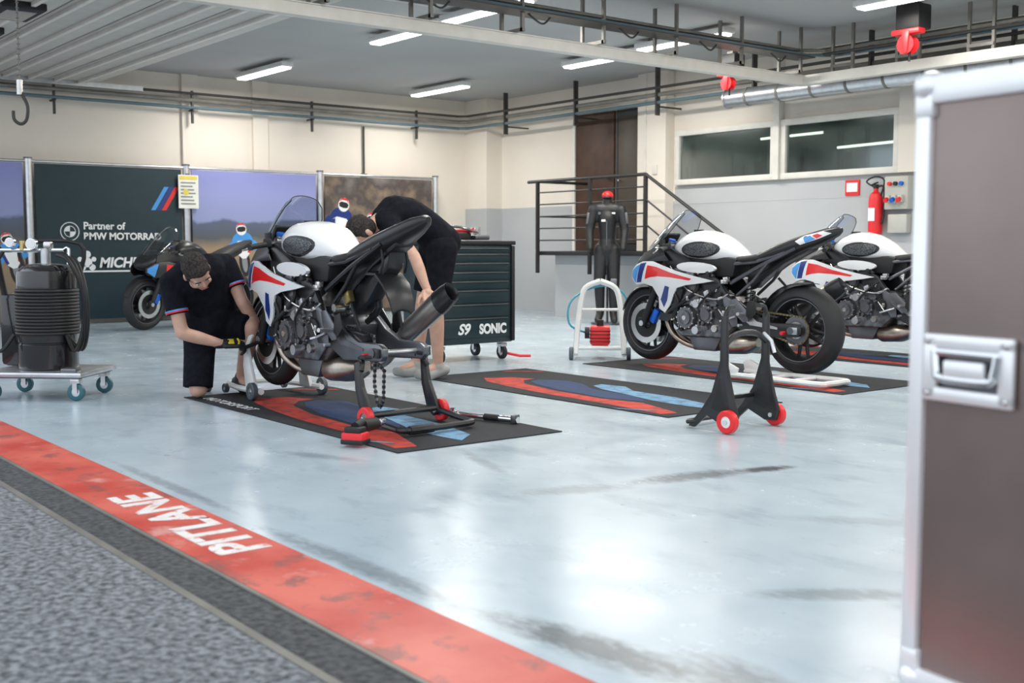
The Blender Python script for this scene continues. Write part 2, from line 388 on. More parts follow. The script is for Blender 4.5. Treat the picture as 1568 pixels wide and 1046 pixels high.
# ------------------------------------------------------------------ overhead structure
s=MB(); RX=-7.7
s.bx(RX-.05,RX+.05,1.8,10.02,2.64,2.73,TRIM,.005); s.bx(RX-.06,RX+.06,1.8,10.0,2.73,2.74,TRIM)
s.bx(RX,XR-.02,9.92,10.02,2.64,2.74,TRIM,.005)
for i in range(9):
    y=2.4+i*.92
    for dx in (-.14,.14): s.bx(RX+dx-.014,RX+dx+.014,y-.014,y+.014,2.74,ZC,PIPE)
    s.bx(RX-.16,RX+.16,y-.014,y+.014,2.74,2.77,PIPE)
for i in range(12):
    x=RX+.5+i*.75
    for dx in (-.12,.12): s.bx(x+dx-.014,x+dx+.014,9.96,9.99,2.74,ZC,PIPE)
    s.bx(x-.13,x+.13,9.95,9.99,2.78,2.81,PIPE)
for k,(dx,z) in enumerate(((.08,2.93),(.13,2.97),(.02,2.99),(.18,2.92))): s.tube([(RX+dx,2,z),(RX+dx,9.8,z),(RX+dx+.15,9.96+.03*k,z),(XR-.02,9.96+.03*k,z)],.016,[DPIPE,PIPE,DPIPE,PIPEB][k],n=8)
s.bx(RX-.02,RX+.22,2,9.9,2.895,2.905,DPIPE)
for i in range(6): 
    y=4+i*1.05; s.tube([(RX+.1,y,2.95),(RX+.14,y+.1,2.86),(RX+.1,y+.25,2.84),(RX+.12,y+.35,2.95)],.009,DPIPE,n=6,k=4)
s.obj('overhead_rail')
s=MB()
xw=XL+.14; yw=YB-.42
for k,(z,r,o,m) in enumerate(((2.86,.028,0,PIPE),(2.76,.022,.02,PIPEB),(2.94,.018,.04,DPIPE))):
    s.tube([(xw+o,2.0,z),(xw+o,yw-.1-o,z),(xw+.1+o,yw-o,z),(XR-.02,yw-o,z)],r,m,n=10)
for i in range(5):
    y=2.6+i*1.75; s.bx(xw-.02,xw+.02,y-.012,y+.012,2.56,2.98,DPIPE); s.bx(xw-.14,xw+.05,y-.012,y+.012,2.72,2.74,DPIPE)
for i in range(9):
    x=-13.4+i*1.55; s.bx(x-.012,x+.012,yw-.05,yw+.02,2.6,ZC,DPIPE); s.bx(x-.012,x+.012,yw,YB-.01,2.7,2.72,DPIPE)
s.obj('ceiling_pipe_run')
s=MB(); s.lathe([(.10,0),(.10,.02),(.115,.02),(.115,.0)],(-9.0,10.3,2.66),ALU,'X',24)
s.lathe([(.10,0.02),(.10,3.6),(.09,3.6),(.09,.02)],(-9.0,10.3,2.66),ALU,'X',24)
for i in range(8): s.lathe([(.105,0),(.105,.03),(.1,.03),(.1,0)],(-8.7+i*.45,10.3,2.66),PIPE,'X',24)
s.obj('ventilation_duct')
s=MB(); s.tube([(XL+.03,8.75,2.7),(XL+.03,8.75,2.0)],.014,DPIPE); s.bx(XL+.001,XL+.05,8.71,8.79,1.9,2.02,PIPE); s.obj('wall_conduit',recenter=True)
DW=mat('sectional_door_white',(.56,.54,.50),.5,noise=.04)
s=MB()
for i in range(5):
    y0=1.95+i*.58; s.bx(-14.3,-7.9,y0,y0+.56,2.96,3.0,DW,.004)
    for j in (0.02,.30): s.bx(-14.3,-7.9,y0+j+.02,y0+j+.06,2.925,2.962,TRIM,.003)
for x in (-12.9,-11.6,-10.3,-9.0):
    s.bx(x-.3,x+.3,2.62,2.98,2.90,2.96,MATTE,.01); s.bx(x-.22,x+.22,2.68,2.92,2.89,2.95,LAMP)
for x in (-14.35,-7.86): s.bx(x-.03,x+.03,1.7,5.4,2.9,2.96,ALU)
s.obj('overhead_sectional_door')
FIX=mat('fixture_white',(.8,.8,.78),.4)
LIGHTS=[(-13.2,6.5),(-13.2,9.15),(-9.95,6.5),(-8.55,6.45),(-9.9,9.15),(-8.5,9.0),(-5.7,9.0),(-5.7,6.5),(-2.4,9.1),(-2.4,6.5),(1.2,9.1),(1.2,6.5),(-5.7,3.9),(-2.4,3.9),(1.2,3.9)]
for (x,y) in LIGHTS:
    s=MB(); s.box((0,0,.05),(1.3,.16,.06),FIX,bev=.01); s.box((0,0,.015),(1.24,.13,.03),TUBE,bev=.01)
    for dx in (-.5,.5): s.cyl((dx,0,.08),(dx,0,ZC-3.08),.006,PIPE)
    o=s.obj('fluorescent_light',loc=(x,y,3.08))
    li=D.lights.new('tube_light','AREA'); li.shape='RECTANGLE'; li.size=1.25; li.size_y=.14; li.energy=47; li.color=(1,.97,.91)
    lo=D.objects.new('tube_light',li); COL.objects.link(lo); lo.parent=o; lo.location=(0,0,-.02)
def reel(loc,k):
    s=MB(); s.box((0,0,.34),(.26,.22,.24),MATTE,bev=.02); s.box((-.02,-.05,.2),(.3,.12,.05),REDP,bev=.01)
    s.lathe([(.03,-.05),(.09,-.05),(.09,-.04),(.05,-.04),(.05,.04),(.09,.04),(.09,.05),(.03,.05)],(-.02,-.05,.08),REDP,'Y',28)
    s.prism([(-.05,.2),(.03,.2),(.01,-.0),(-.03,-.02)],-.12,-.10,REDP,.005)
    s.tube([(0,-.05,.02),(0,-.05,-.08)],.012,MATTE); s.bx(-.05,.05,-.05,.05,.44,.5,PIPE)
    for v in s.v: v*=k
    s.obj('ceiling_hose_reel',loc=loc)
reel((-6.1,9.5,2.72),.95); reel((-8.25,9.5,2.62),.8)
s=MB()
s.tube([(0,0,1.35),(0,0,.22)],.006,PIPE,n=6)
for i in range(28): s.lathe([(.009,-.003),(.014,0),(.009,.003)],(0,0,.3+i*.035),PIPE,'Z',8)
s.tube([(0,0,.25),(.015,0,.2),(.05,0,.12),(.04,0,.03),(0,0,0),(-.045,0,.03),(-.05,0,.09)],.012,DPIPE,k=5)
s.cyl((0,0,.2),(0,0,.3),.02,STEEL); s.obj('hanging_hook',loc=(-8.4,2.3,1.80),rotz=.9)
s=MB(); s.box((0,0,0),(.16,.12,.12),FIX,rot=(.2,.3,.9),bev=.02); s.cyl((0,0,.02),(0,.0,.4),.008,PIPE); s.obj('ceiling_camera_box',loc=(-8.9,2.05,2.5))

# ------------------------------------------------------------------ banners on left wall
def hillmat(name,cols,hn,hs=2.5,zk=.5):
    m=D.materials.new(name); m.use_nodes=True; nt=m.node_tree;N=nt.nodes;L=nt.links;b=N['Principled BSDF']; b.inputs['Roughness'].default_value=.6
    tc=N.new('ShaderNodeTexCoord'); sp=N.new('ShaderNodeSeparateXYZ'); L.new(tc.outputs['Object'],sp.inputs[0])
    n=N.new('ShaderNodeTexNoise'); n.inputs['Scale'].default_value=hs; n.inputs['Detail'].default_value=6; L.new(tc.outputs['Object'],n.inputs['Vector'])
    mu=N.new('ShaderNodeMath'); mu.operation='MULTIPLY_ADD'; mu.inputs[1].default_value=hn; L.new(n.outputs['Fac'],mu.inputs[0]); 
    di=N.new('ShaderNodeMath'); di.operation='MULTIPLY'; di.inputs[1].default_value=zk; L.new(sp.outputs['Z'],di.inputs[0]); L.new(di.outputs[0],mu.inputs[2])
    r=N.new('ShaderNodeValToRGB'); e=r.color_ramp.elements
    e[0].position=cols[0][0]; e[0].color=(*cols[0][1],1); e[1].position=cols[-1][0]; e[1].color=(*cols[-1][1],1)
    for p,c in cols[1:-1]: q=e.new(p); q.color=(*c,1)
    L.new(mu.outputs[0],r.inputs['Fac']); L.new(r.outputs['Color'],b.inputs['Base Color']); return m
SKYB=hillmat('landscape_print',[(0,(.10,.09,.09)),(.36,(.26,.19,.12)),(.52,(.36,.25,.15)),(.60,(.09,.10,.11)),(.70,(.10,.12,.19)),(.72,(.27,.31,.52)),(.88,(.28,.30,.56)),(1,(.24,.26,.54))],.12)
ROCK=hillmat('rocky_print',[(0,(.12,.10,.09)),(.25,(.06,.05,.045)),(.42,(.20,.14,.10)),(.55,(.05,.04,.035)),(.68,(.24,.17,.12)),(.80,(.07,.055,.05)),(1,(.22,.19,.18))],.7,3,.25)
TEAL=mat('teal_banner',(.010,.032,.042),.6,noise=.05)
BX=XL+.22
def Mx(y,z,x=BX+.022): return Matrix(((0,0,1,x),(1,0,0,y),(0,1,0,z),(0,0,0,1)))
posts=[2.04,4.0,5.96,7.92,9.88]
s=MB()
for y in posts:
    s.cyl((BX,y,0),(BX,y,2.0),.045,ALU,n=16); s.cyl((BX,y,0),(BX,y,.03),.14,DALU,n=20); s.cyl((BX,y,2.0),(BX,y,2.02),.05,DALU)
s.cyl((BX,2.04,1.975),(BX,9.88,1.975),.018,ALU); s.obj('display_stand_frame')
def banner(name,y0,y1,m):
    e=empty(name,(0,0,0)); s=MB(); s.bx(BX-.006,BX+.012,y0,y1,.06,1.95,m); s.obj('print',e); return e
def circ(cx,cz,r,n=28,sx=1,a0=0,a1=2*pi): return [(cx+sx*r*math.cos(a0+(a1-a0)*i/n),cz+r*math.sin(a0+(a1-a0)*i/n)) for i in range(n)]
def rotp(P,a): return [(x*math.cos(a)-y*math.sin(a),x*math.sin(a)+y*math.cos(a)) for x,y in P]
def rider(mb,y,z,k,x=BX+.014,suit=None,lean=.25):
    suit=suit or LBLUE
    def F(P,m,dx,o=(0,0)): 
        P=rotp([(a*k+o[0]*k,b*k+o[1]*k) for a,b in P],lean); mb.flat(P,Mx(y,z,x+dx),m)
    F(circ(0,0,.34,24,.42),MATTE,0,(0,-.62)); F(circ(0,0,.24,24,.30),INKG,.001,(0,-.62))
    F(circ(0,0,.24,28,1.15),suit,.002,(0,-.10)); F(circ(0,0,.13,20,.8),suit,.0025,(-.28,-.22)); F(circ(0,0,.13,20,.8),suit,.0025,(.28,-.22))
    F([(-.22,-.16),(-.12,-.08),(.12,-.08),(.22,-.16),(.16,-.40),(.05,-.52),(-.05,-.52),(-.16,-.40)],PRINTW,.003)
    F([(-.22,-.16),(-.15,-.12),(-.10,-.38),(-.16,-.40)],DBLUE,.0035); F([(.22,-.16),(.15,-.12),(.10,-.38),(.16,-.40)],RED,.0035)
    F(circ(0,0,.15,26,.9),PRINTW,.004,(0,.20)); F([(-.13,.24),(-.06,.345),(.06,.345),(.13,.24),(.05,.30),(-.05,.30)],RED,.0045); F([(-.12,.22),(-.07,.26),(.07,.26),(.12,.22),(.10,.15),(.0,.13),(-.10,.15)],MATTE,.005)
e=banner('landscape_banner',2.10,3.93,SKYB); s=MB(); rider(s,3.75,.95,.5); rider(s,3.3,.9,.4,lean=-.2); s.obj('printed_rider',e)
e=banner('sponsor_banner',4.07,5.89,TEAL)
text('lettering_1','Partner of',.125,Mx(4.62,1.17),PRINTW,e,bold=.003)
text('lettering_2','BMW MOTORRAD',.118,Mx(4.62,1.045),PRINTW,e,bold=.004)
text('lettering_3','MICHELIN',.17,Mx(4.80,.70),PRINTW,e,bold=.006,shear=.2,sx=.98)
s=MB()
s.flat(circ(0,0,.115),Mx(4.46,1.14,BX+.014),PRINTW); s.flat(circ(0,0,.105),Mx(4.46,1.14,BX+.015),TEAL); s.flat(circ(0,0,.07),Mx(4.46,1.14,BX+.016),PRINTW)
for a in (0,pi): s.flat([(0,0)]+circ(0,0,.062,10,1,a,a+pi/2+.15),Mx(4.46,1.14,BX+.018),TEAL)
s.flat([(0,0),(1.25,0),(1.25,.02),(0,.02)],Mx(4.32,.64,BX+.014),PRINTW)
for (a,b,r) in ((4.66,.86,.045),(4.66,.76,.06),(4.6,.70,.04),(4.72,.70,.04),(4.74,.8,.03),(4.57,.8,.03)): s.flat(circ(0,0,r),Mx(a,b,BX+.015),PRINTW)
for k,c in enumerate((LBLUE,DBLUE,RED)): s.flat([(k*.07,0),(k*.07+.06,0),(k*.07+.24,.3),(k*.07+.18,.3)],Mx(5.48,1.42,BX+.014),c)
s.obj('printed_logos',e)
e=banner('landscape_banner',6.03,7.85,SKYB); s=MB(); rider(s,6.72,1.08,.55,lean=.1); s.obj('printed_rider',e)
e=banner('rider_banner',7.99,9.81,ROCK); s=MB(); rider(s,8.26,1.42,.66,suit=DBLUE,lean=-.2); rider(s,8.72,1.24,.6,suit=RED,lean=-.2); rider(s,9.3,1.0,.7); s.obj('printed_riders',e)
s=MB(); s.bx(BX+.055,BX+.062,5.83,6.1,1.45,1.88,PAPER); s.bx(BX+.045,BX+.055,5.93,5.99,1.5,1.9,DALU)
for i in range(7): s.flat([(0,0),(.2-.02*(i%3),0),(.2-.02*(i%3),.018),(0,.018)],Mx(5.86,1.5+i*.045,BX+.064),INKG)
s.flat([(0,0),(.24,0),(.24,.045),(0,.045)],Mx(5.845,1.82,BX+.064),INKY); s.flat(circ(0,0,.04),Mx(5.93,1.66,BX+.065),INKY)
s.obj('notice_sign',recenter=True)

# ------------------------------------------------------------------ mats
MATB=mat('mat_black',(.014,.016,.020),.85,noise=.2,nscale=30,bump=.3,bscale=200)
MATR=mat('mat_red',(.50,.045,.028),.85,noise=.15); MATL=mat('mat_light_blue',(.15,.30,.46),.85,noise=.1); MATD=mat('mat_dark_blue',(.018,.045,.13),.85)
for q in (MATR,MATL,MATD): wear(q,.38,.5,(.03,.03,.035,1),12,.5)
def floormat(x0,y0):
    s=MB(); s.bx(0,2.5,0,1.0,0,.005,MATB)
    I=Matrix.Translation((0,0,.0056))
    s.flat([(.34,.34),(.42,.52),(.60,.60),(.62,.48),(.78,.36),(1.2,.27),(1.7,.24),(2.0,.30),(2.42,.16),(2.40,.05),(1.9,.10),(1.3,.12),(.8,.18),(.5,.24)],I,MATR)
    I=Matrix.Translation((0,0,.0062))
    s.flat([(.66,.60),(.85,.70),(1.05,.66),(1.3,.52),(1.75,.48),(1.98,.36),(1.7,.27),(1.2,.31),(.86,.40),(.70,.48)],I,MATD)
    I=Matrix.Translation((0,0,.0068))
    s.flat([(1.15,.74),(1.35,.78),(1.55,.66),(1.95,.64),(2.3,.56),(2.42,.42),(2.2,.40),(1.95,.42),(1.65,.50),(1.35,.56),(1.18,.64)],I,MATL)
    s.flat([(.05,.72),(.25,.95),(.30,.95),(.10,.72)],I,MATR); s.flat([(2.05,.0),(2.10,.0),(2.30,.12),(2.25,.12)],I,MATL)
    return s.obj('workshop_mat',loc=(x0,y0,.0005))
fm=floormat(-6.92,2.82); floormat(-6.92,4.6); floormat(-6.92,6.2); floormat(-6.92,8.05)
o=text('mat_lettering','MOTORSPORT',.10,Matrix.Translation((.15,.06,.0068)),PRINTW,fm)

# ------------------------------------------------------------------ motorcycle
def lerp_tab(tab,x):
    tab=sorted(tab)
    if x<=tab[0][0]: return tab[0][1:]
    for a,b in zip(tab,tab[1:]):
        if x<=b[0]:
            t=(x-a[0])/(b[0]-a[0]); return tuple(a[i]+(b[i]-a[i])*t for i in range(1,len(a)))
    return tab[-1][1:]
def sring(x,zb,zt,hw,p=2.4,n=28,low=1.):
    R=[]; zc=(zb+zt)/2; hh=(zt-zb)/2
    for i in range(n):
        t=2*pi*i/n; c,sn=math.cos(t),math.sin(t)
        y=hw*math.copysign(abs(c)**(2/p),c); z=zc+hh*math.copysign(abs(sn)**(2/p),sn)
        if sn<0: y*=1+(low-1)*abs(sn)
        R.append((x,y,z))
    return R
def wheel(mb,cx,cz,R,w,rim,nspoke=10):
    pr=[]
    for i in range(-7,8):
        a=math.radians(78)*i/7; pr.append((R-(1-math.cos(a))*w*.52,w/2*math.sin(a)/math.sin(math.radians(78))))
    pr=[(rim,-w*.36),(rim+.02,-w*.44)]+pr+[(rim+.02,w*.44),(rim,w*.36)]
    mb.lathe(pr,(cx,0,cz),RUBBER,n=56)
    mb.lathe([(rim+.006,-w*.40),(rim-.004,-w*.40),(rim-.014,-w*.30),(rim-.03,-.02),(rim-.03,.02),(rim-.014,w*.30),(rim-.004,w*.40),(rim+.006,w*.40),(rim-.004,w*.3),(rim-.004,-w*.3)],(cx,0,cz),MATTE,n=56)
    for sgn in (-1,1): mb.lathe([(rim+.004,sgn*w*.405),(rim-.003,sgn*w*.405),(rim-.003,sgn*w*.39),(rim+.004,sgn*w*.39)],(cx,0,cz),pal_rim,n=56)
    mb.cyl((cx,-w*.42,cz),(cx,w*.42,cz),.038,MATTE,n=20)
    for i in range(nspoke):
        a=2*pi*i/nspoke+(.12 if i%2 else -.12)
        a2=2*pi*(i//2*2+ (0.5))/nspoke
        p1=(cx+.03*math.cos(a2),0,cz+.03*math.sin(a2)); p2=(cx+(rim-.022)*math.cos(a),0,cz+(rim-.022)*math.sin(a))
        mb.tube([p1,p2],[.017,.012],MATTE,n=6)
pal_rim=DALU
def build_bike(pal,rear=True):
    mb=MB(); W,K=pal['main'],pal['dark']
    c1,c2,c3=pal['s']
    wheel(mb,1.44,.30,.30,.12,.222)
    mk=mb.mark()
    mb.lathe([(.16,.072),(.16,.077),(.115,.077),(.115,.072)],(1.44,0,.30),STEEL,n=40)
    mb.lathe([(.118,.066),(.118,.073),(.045,.06),(.045,.052)],(1.44,0,.30),MATTE,n=30)
    mb.box((1.335,.078,.36),(.06,.05,.12),BLUEA,rot=(0,-.5,0),bev=.012)
    mb.cyl((1.445,.105,.28),(1.30,.105,.60),.027,MATTE,.029)
    mb.cyl((1.30,.105,.60),(1.29,.105,.62),.033,DALU); mb.cyl((1.29,.105,.62),(1.15,.105,.95),.024,BRONZE)
    mb.cyl((1.15,.105,.95),(1.145,.105,.965),.028,BLUEA)
    mb.cyl((1.44,.05,.30),(1.44,.135,.30),.022,ALU)
    mb.box((1.45,.11,.31),(.06,.045,.07),MATTE,bev=.01)
    mb.mirror(mk)
    mb.box((1.205,0,.83),(.07,.27,.035),DALU,rot=(0,.42,0),bev=.01); mb.box((1.165,0,.925),(.08,.27,.025),DALU,rot=(0,.42,0),bev=.01)
    rings=[]
    for i in range(15):
        a=math.radians(18+i*10); ww=.078*(1-.35*abs(i-7)/7)
        ring=[]
        for j in range(9):
            q=-1+j/4; rr=.322-.030*abs(q)**2.5; ring.append((1.44+rr*math.cos(a),ww*q,.30+rr*math.sin(a)))
        rings.append(ring+[(p[0]-.006*math.cos(a),p[1]*.95,p[2]-.006*math.sin(a)) for p in ring[::-1]])
    mb.loft(rings,pal['fender'])
    mk=mb.mark(); mb.prism([(1.30,.52),(1.42,.60),(1.36,.63),(1.27,.59)],.078,.086,pal['fender'],.003); mb.mirror(mk)
    if rear:
        wheel(mb,0,.318,.318,.19,.222)
        mb.lathe([(.11,-.098),(.11,-.103),(.075,-.103),(.075,-.098)],(0,0,.318),STEEL,n=36)
    mb.cyl((0,-.17,.318),(0,.17,.318),.014,ALU)
    mk=mb.mark(); mb.cyl((0,.145,.318),(0,.175,.318),.026,DALU); mb.cyl((.06,.14,.30),(.06,.19,.30),.013,REDP); mb.mirror(mk)
    if rear:
        mb.lathe([(.098,.092),(.104,.0945),(.098,.097),(.06,.097),(.06,.092)],(0,0,.318),DALU,n=44)
        mb.lathe([(.06,.088),(.06,.1),(.03,.1),(.03,.088)],(0,0,.318),STEEL,n=24)
        pts=[]
        A=Vector((0,.318));B=Vector((.55,.42)); ra,rb=.100,.042
        for i in range(18): t=math.radians(90+15+ i*180/17); pts.append((A.x+ra*math.cos(t),A.y+ra*math.sin(t)))
        for i in range(12): t=math.radians(-90+5+i*180/11); pts.append((B.x+rb*math.cos(t),B.y+rb*math.sin(t)))
    else:
        pts=[(.10,.40),(.09,.30),(.10,.14),(.07,.03),(.04,.02),(.01,.06),(.0,.22),(.2,.33),(.5,.38),(.59,.40),(.58,.45),(.3,.43)]
    P=[Vector((p[0],0.095,p[1])) for p in pts]; L=len(P); acc=[]
    for i in range(L):
        a,b=P[i],P[(i+1)%L]; n=max(1,round((b-a).length/.014))
        for j in range(n): acc.append((a+(b-a)*j/n,(b-a)))
    for i,(p,d) in enumerate(acc):
        ang=-math.atan2(d.z,d.x); mb.box(tuple(p),(.0155,.016 if i%2 else .009,.012),GOLD if (i%2 and rear) else (MATTE if i%2 else DALU),rot=(0,ang,0))
    mk=mb.mark()
    mb.prism([(.62,.47),(.62,.37),(.34,.255),(-.05,.275),(-.075,.30),(-.075,.345),(-.03,.365),(.18,.365),(.32,.42),(.46,.51)],.112,.15,pal['swing'],.008)
    mb.prism([(.50,.44),(.36,.34),(.12,.32),(.12,.335),(.3,.37),(.42,.46)],.149,.153,ALU if rear else DALU)
    mb.box((-.02,.16,.318),(.07,.02,.05),ALU if rear else BLACK,bev=.004)
    mb.mirror(mk)
    mb.box((.47,0,.42),(.14,.24,.12),pal['swing'],rot=(0,-.4,0),bev=.02); mb.cyl((.585,-.17,.42),(.585,.17,.42),.03,DALU)
    if rear:
        rings=[]
        for i in range(9):
            a=math.radians(20+i*10); rings.append([(.0+.34*math.cos(a),y,.318+.34*math.sin(a)-abs(y)*.1) for y in (-.09,-.05,0,.05,.09)]+[(.0+.335*math.cos(a),y,.318+.335*math.sin(a)-abs(y)*.1) for y in (.09,.05,0,-.05,-.09)])
        mb.loft(rings,K)
    mb.box((.3,.125,.425),(.34,.03,.012),K,rot=(0,-.12,0),bev=.004)
    # engine
    mb.prism([(.50,.32),(.60,.23),(1.0,.22),(1.09,.31),(1.07,.46),(.98,.52),(.60,.54),(.50,.46)],-.165,.165,ENG,.015)
    mb.prism([(.66,.24),(.98,.23),(.93,.12),(.72,.12)],-.1,.1,DALU,.01)
    mb.prism([(.80,.50),(1.06,.44),(1.13,.66),(.88,.74)],-.185,.185,ENG,.012)
    mb.prism([(.87,.73),(1.14,.65),(1.155,.70),(.91,.80)],-.19,.19,DALU,.012)
    for i in range(5): mb.box((.955+.012*i,0,.50+.03*i),(.27,.378,.008),DALU,rot=(0,.28,0))
    for sg in (1,-1):
        y0=.165*sg
        def cy(x,z,r,h,m,n=28): mb.cyl((x,y0,z),(x,y0+sg*h,z),r,m,r*.88,n)
        cy(.93,.37,.092,.035,DALU); cy(.93,.37,.06,.045,ENG); cy(.93,.37,.02,.05,STEEL)
        cy(.74,.40,.075,.03,ENG); cy(.74,.40,.05,.038,DALU); cy(.60,.42,.06,.03,BLACK)
        cy(.83,.28,.035,.04,ALU); cy(1.02,.30,.028,.03,ALU); cy(.66,.30,.03,.025,STEEL); cy(.84,.48,.035,.025,ALU)
        for k in range(12):
            a=2*pi*k/12; mb.cyl((.93+.082*math.cos(a),y0+sg*.02,.37+.082*math.sin(a)),(.93+.082*math.cos(a),y0+sg*.038,.37+.082*math.sin(a)),.006,STEEL,n=6)
        for k in range(9):
            a=2*pi*k/9; mb.cyl((.74+.066*math.cos(a),y0+sg*.02,.40+.066*math.sin(a)),(.74+.066*math.cos(a),y0+sg*.034,.40+.066*math.sin(a)),.006,STEEL,n=6)
        rnd=random.Random(3+sg)
        for k in range(34):
            x=rnd.uniform(.56,1.1); z=rnd.uniform(.3,.72); mb.box((x,sg*rnd.uniform(.165,.2),z),(rnd.uniform(.015,.05),.03,rnd.uniform(.012,.04)),rnd.choice([ALU,STEEL,ENG,DALU,BLACK,BLACK]),rot=(0,rnd.uniform(-.6,.6),0),bev=.003)
        mb.tube([(1.12,sg*.15,.62),(1.05,sg*.205,.58),(1.0,sg*.20,.48),(1.04,sg*.2,.36),(.98,sg*.17,.27)],.016,MATTE,k=5)
        mb.tube([(1.14,sg*.15,.40),(1.06,sg*.21,.42),(.90,sg*.2,.52),(.82,sg*.19,.60),(.86,sg*.18,.70)],.013,MATTE,k=5)
        mb.tube([(.62,sg*.17,.62),(.7,sg*.2,.56),(.8,sg*.205,.45),(.76,sg*.2,.33)],.007,MATTE,k=5,n=6)
        mb.tube([(.55,sg*.17,.56),(.66,sg*.19,.52),(.88,sg*.2,.57),(1.0,sg*.2,.66),(1.1,sg*.18,.76)],.006,STEEL,k=5,n=6)
        for q in ((1.05,.205,.58),(.9,.2,.52)): mb.box((q[0],sg*q[1],q[2]),(.018,.036,.036),STEEL,bev=.004)
    mb.box((1.185,0,.55),(.035,.36,.26),MATTE,rot=(0,.28,0),bev=.006)
    for i in range(12): mb.box((1.208+.0055*(i-6)*-1,0,.44+i*.0195),(.006,.30,.004),DALU,rot=(0,.28,0))
    mb.box((1.14,0,.33),(.03,.26,.12),MATTE,rot=(0,.1,0),bev=.005)
    for i,y in enumerate((-.13,-.045,.045,.13)):
        mb.tube([(1.11,y,.55),(1.17,y,.50),(1.175,y,.36),(1.11,y*.95,.23),(.98,y*.7,.155),(.80,y*.45,.14),(.68,y*.3,.15)],.02,HOT,k=4,n=10)
    mb.loft([sring(x,zb,zt,hw) for x,zb,zt,hw in ((.72,.12,.2,.06),(.66,.10,.24,.11),(.50,.11,.26,.13),(.42,.14,.25,.09),(.38,.17,.24,.05))],HOT)
    mb.tube([(.44,-.06,.2),(.36,-.13,.23),(.30,-.17,.31),(.27,-.185,.36)],.032,HOT,k=4,n=14)
    p0=Vector((.28,-.185,.35)); p1=Vector((-.15,-.245,.64)); d=(p1-p0).normalized(); sd=Vector((0,1,0)); sd=(sd-d*sd.dot(d)).normalized(); up=d.cross(sd)
    def sil(t,a,b): c=p0+(p1-p0)*t; return [c+sd*a*math.cos(2*pi*i/20)+up*b*math.sin(2*pi*i/20)*(1+.12*math.cos(2*pi*i/20)) for i in range(20)]
    mb.loft([sil(0,.03,.03),sil(.10,.045,.05),sil(.2,.050,.064),sil(.78,.053,.070)],mat_sil)
    mb.loft([sil(.775,.055,.072),sil(.9,.052,.068),sil(1.0,.044,.058),sil(.97,.032,.044),sil(.85,.03,.04)],BLACK)
    mb.tube([(.2,-.15,.42),(.24,-.14,.6),(.3,-.1,.68)],.01,MATTE)
    # frame
    mk=mb.mark()
    mb.prism([(1.20,.88),(1.13,.91),(.92,.81),(.64,.66),(.53,.52),(.50,.34),(.59,.33),(.66,.50),(.92,.67),(1.15,.72)],.135,.172,K,.01)
    mb.prism([(.60,.56),(.51,.52),(.46,.42),(.45,.33),(.50,.32),(.56,.40)],.172,.18,DALU,.004)
    mb.tube([(.56,.125,.64),(.30,.115,.77),(.02,.09,.90)],.016,pal['sub'],n=8); mb.tube([(.56,.12,.78),(.34,.12,.80),(.1,.10,.87)],.015,pal['sub'],n=8)
    mb.tube([(.50,.125,.55),(.36,.12,.66),(.24,.11,.795)],.012,pal['sub'],n=8)
    mb.prism([(.52,.52),(.46,.53),(.36,.44),(.35,.37),(.40,.36),(.50,.44)],.178,.188,DALU,.003)
    mb.cyl((.40,.185,.42),(.37,.285,.425),.012,ALU); mb.cyl((.40,.2,.34),(.40,.235,.34),.01,ALU); mb.tube([(.46,.195,.40),(.56,.195,.37),(.585,.22,.36)],.008,ALU)
    mb.prism([(.36,.50),(.30,.52),(.27,.44),(.33,.38),(.37,.41)],.188,.192,MATTE,.001)
    mb.tube([(.56,.195,.38),(.62,.19,.45)],.006,STEEL,n=6)
    mb.cyl((1.15,.08,.90),(1.155,.14,.905),.034,DALU); mb.cyl((1.15,.12,.905),(1.10,.235,.895),.012,DALU); mb.cyl((1.10,.235,.895),(1.045,.35,.88),.017,RUBBER); mb.cyl((1.045,.35,.88),(1.04,.365,.878),.02,MATTE)
    mb.box((1.11,.215,.905),(.045,.05,.05),MATTE,rot=(0,0,-.4),bev=.008)
    mb.tube([(1.12,.225,.895),(1.17,.25,.885),(1.14,.30,.87),(1.09,.385,.86)],.006,ALU,k=4,n=6)
    mb.cyl((1.19,.17,.92),(1.19,.17,.965),.022,BLACK); mb.tube([(1.13,.2,.9),(1.22,.14,.86),(1.28,.06,.86),(1.26,.0,.84)],.007,MATTE,k=4,n=6)
    mb.tube([(1.18,.13,.86),(1.30,.14,.72),(1.36,.12,.52),(1.35,.1,.40)],.006,MATTE,k=4,n=6)
    mb.mirror(mk)
    mb.box((1.27,0,.965),(.03,.19,.11),MATTE,rot=(0,-.6,0),bev=.01); mb.box((1.252,0,.975),(.006,.165,.085),LAMP,rot=(0,-.6,0))
    mb.prism([(.50,.82),(.54,.68),(.90,.68),(1.12,.72),(1.22,.84),(1.10,.89)],-.135,.135,MATTE,.02)
    # tank
    TK=[(1.14,.845,.905,.075),(1.10,.83,.955,.13),(1.03,.81,1.0,.165),(.95,.80,1.028,.185),(.86,.795,1.033,.195),(.77,.79,1.012,.193),(.69,.79,.975,.17),(.61,.795,.93,.135),(.55,.795,.885,.10),(.49,.795,.845,.06)]
    mb.loft([sring(x,a,b,c,2.5) for x,a,b,c in TK],W)
    def ty(x,z):
        zb,zt,hw=lerp_tab(TK,x); zc=(zb+zt)/2; hh=(zt-zb)/2; q=min(.98,abs((z-zc)/hh)); return hw*(1-q**2.5)**(1/2.5)
    def rotell(cx,cz,a,b,th,n=22): return [(cx+a*math.cos(2*pi*i/n)*math.cos(th)-b*math.sin(2*pi*i/n)*math.sin(th),cz+a*math.cos(2*pi*i/n)*math.sin(th)+b*math.sin(2*pi*i/n)*math.cos(th)) for i in range(n)]
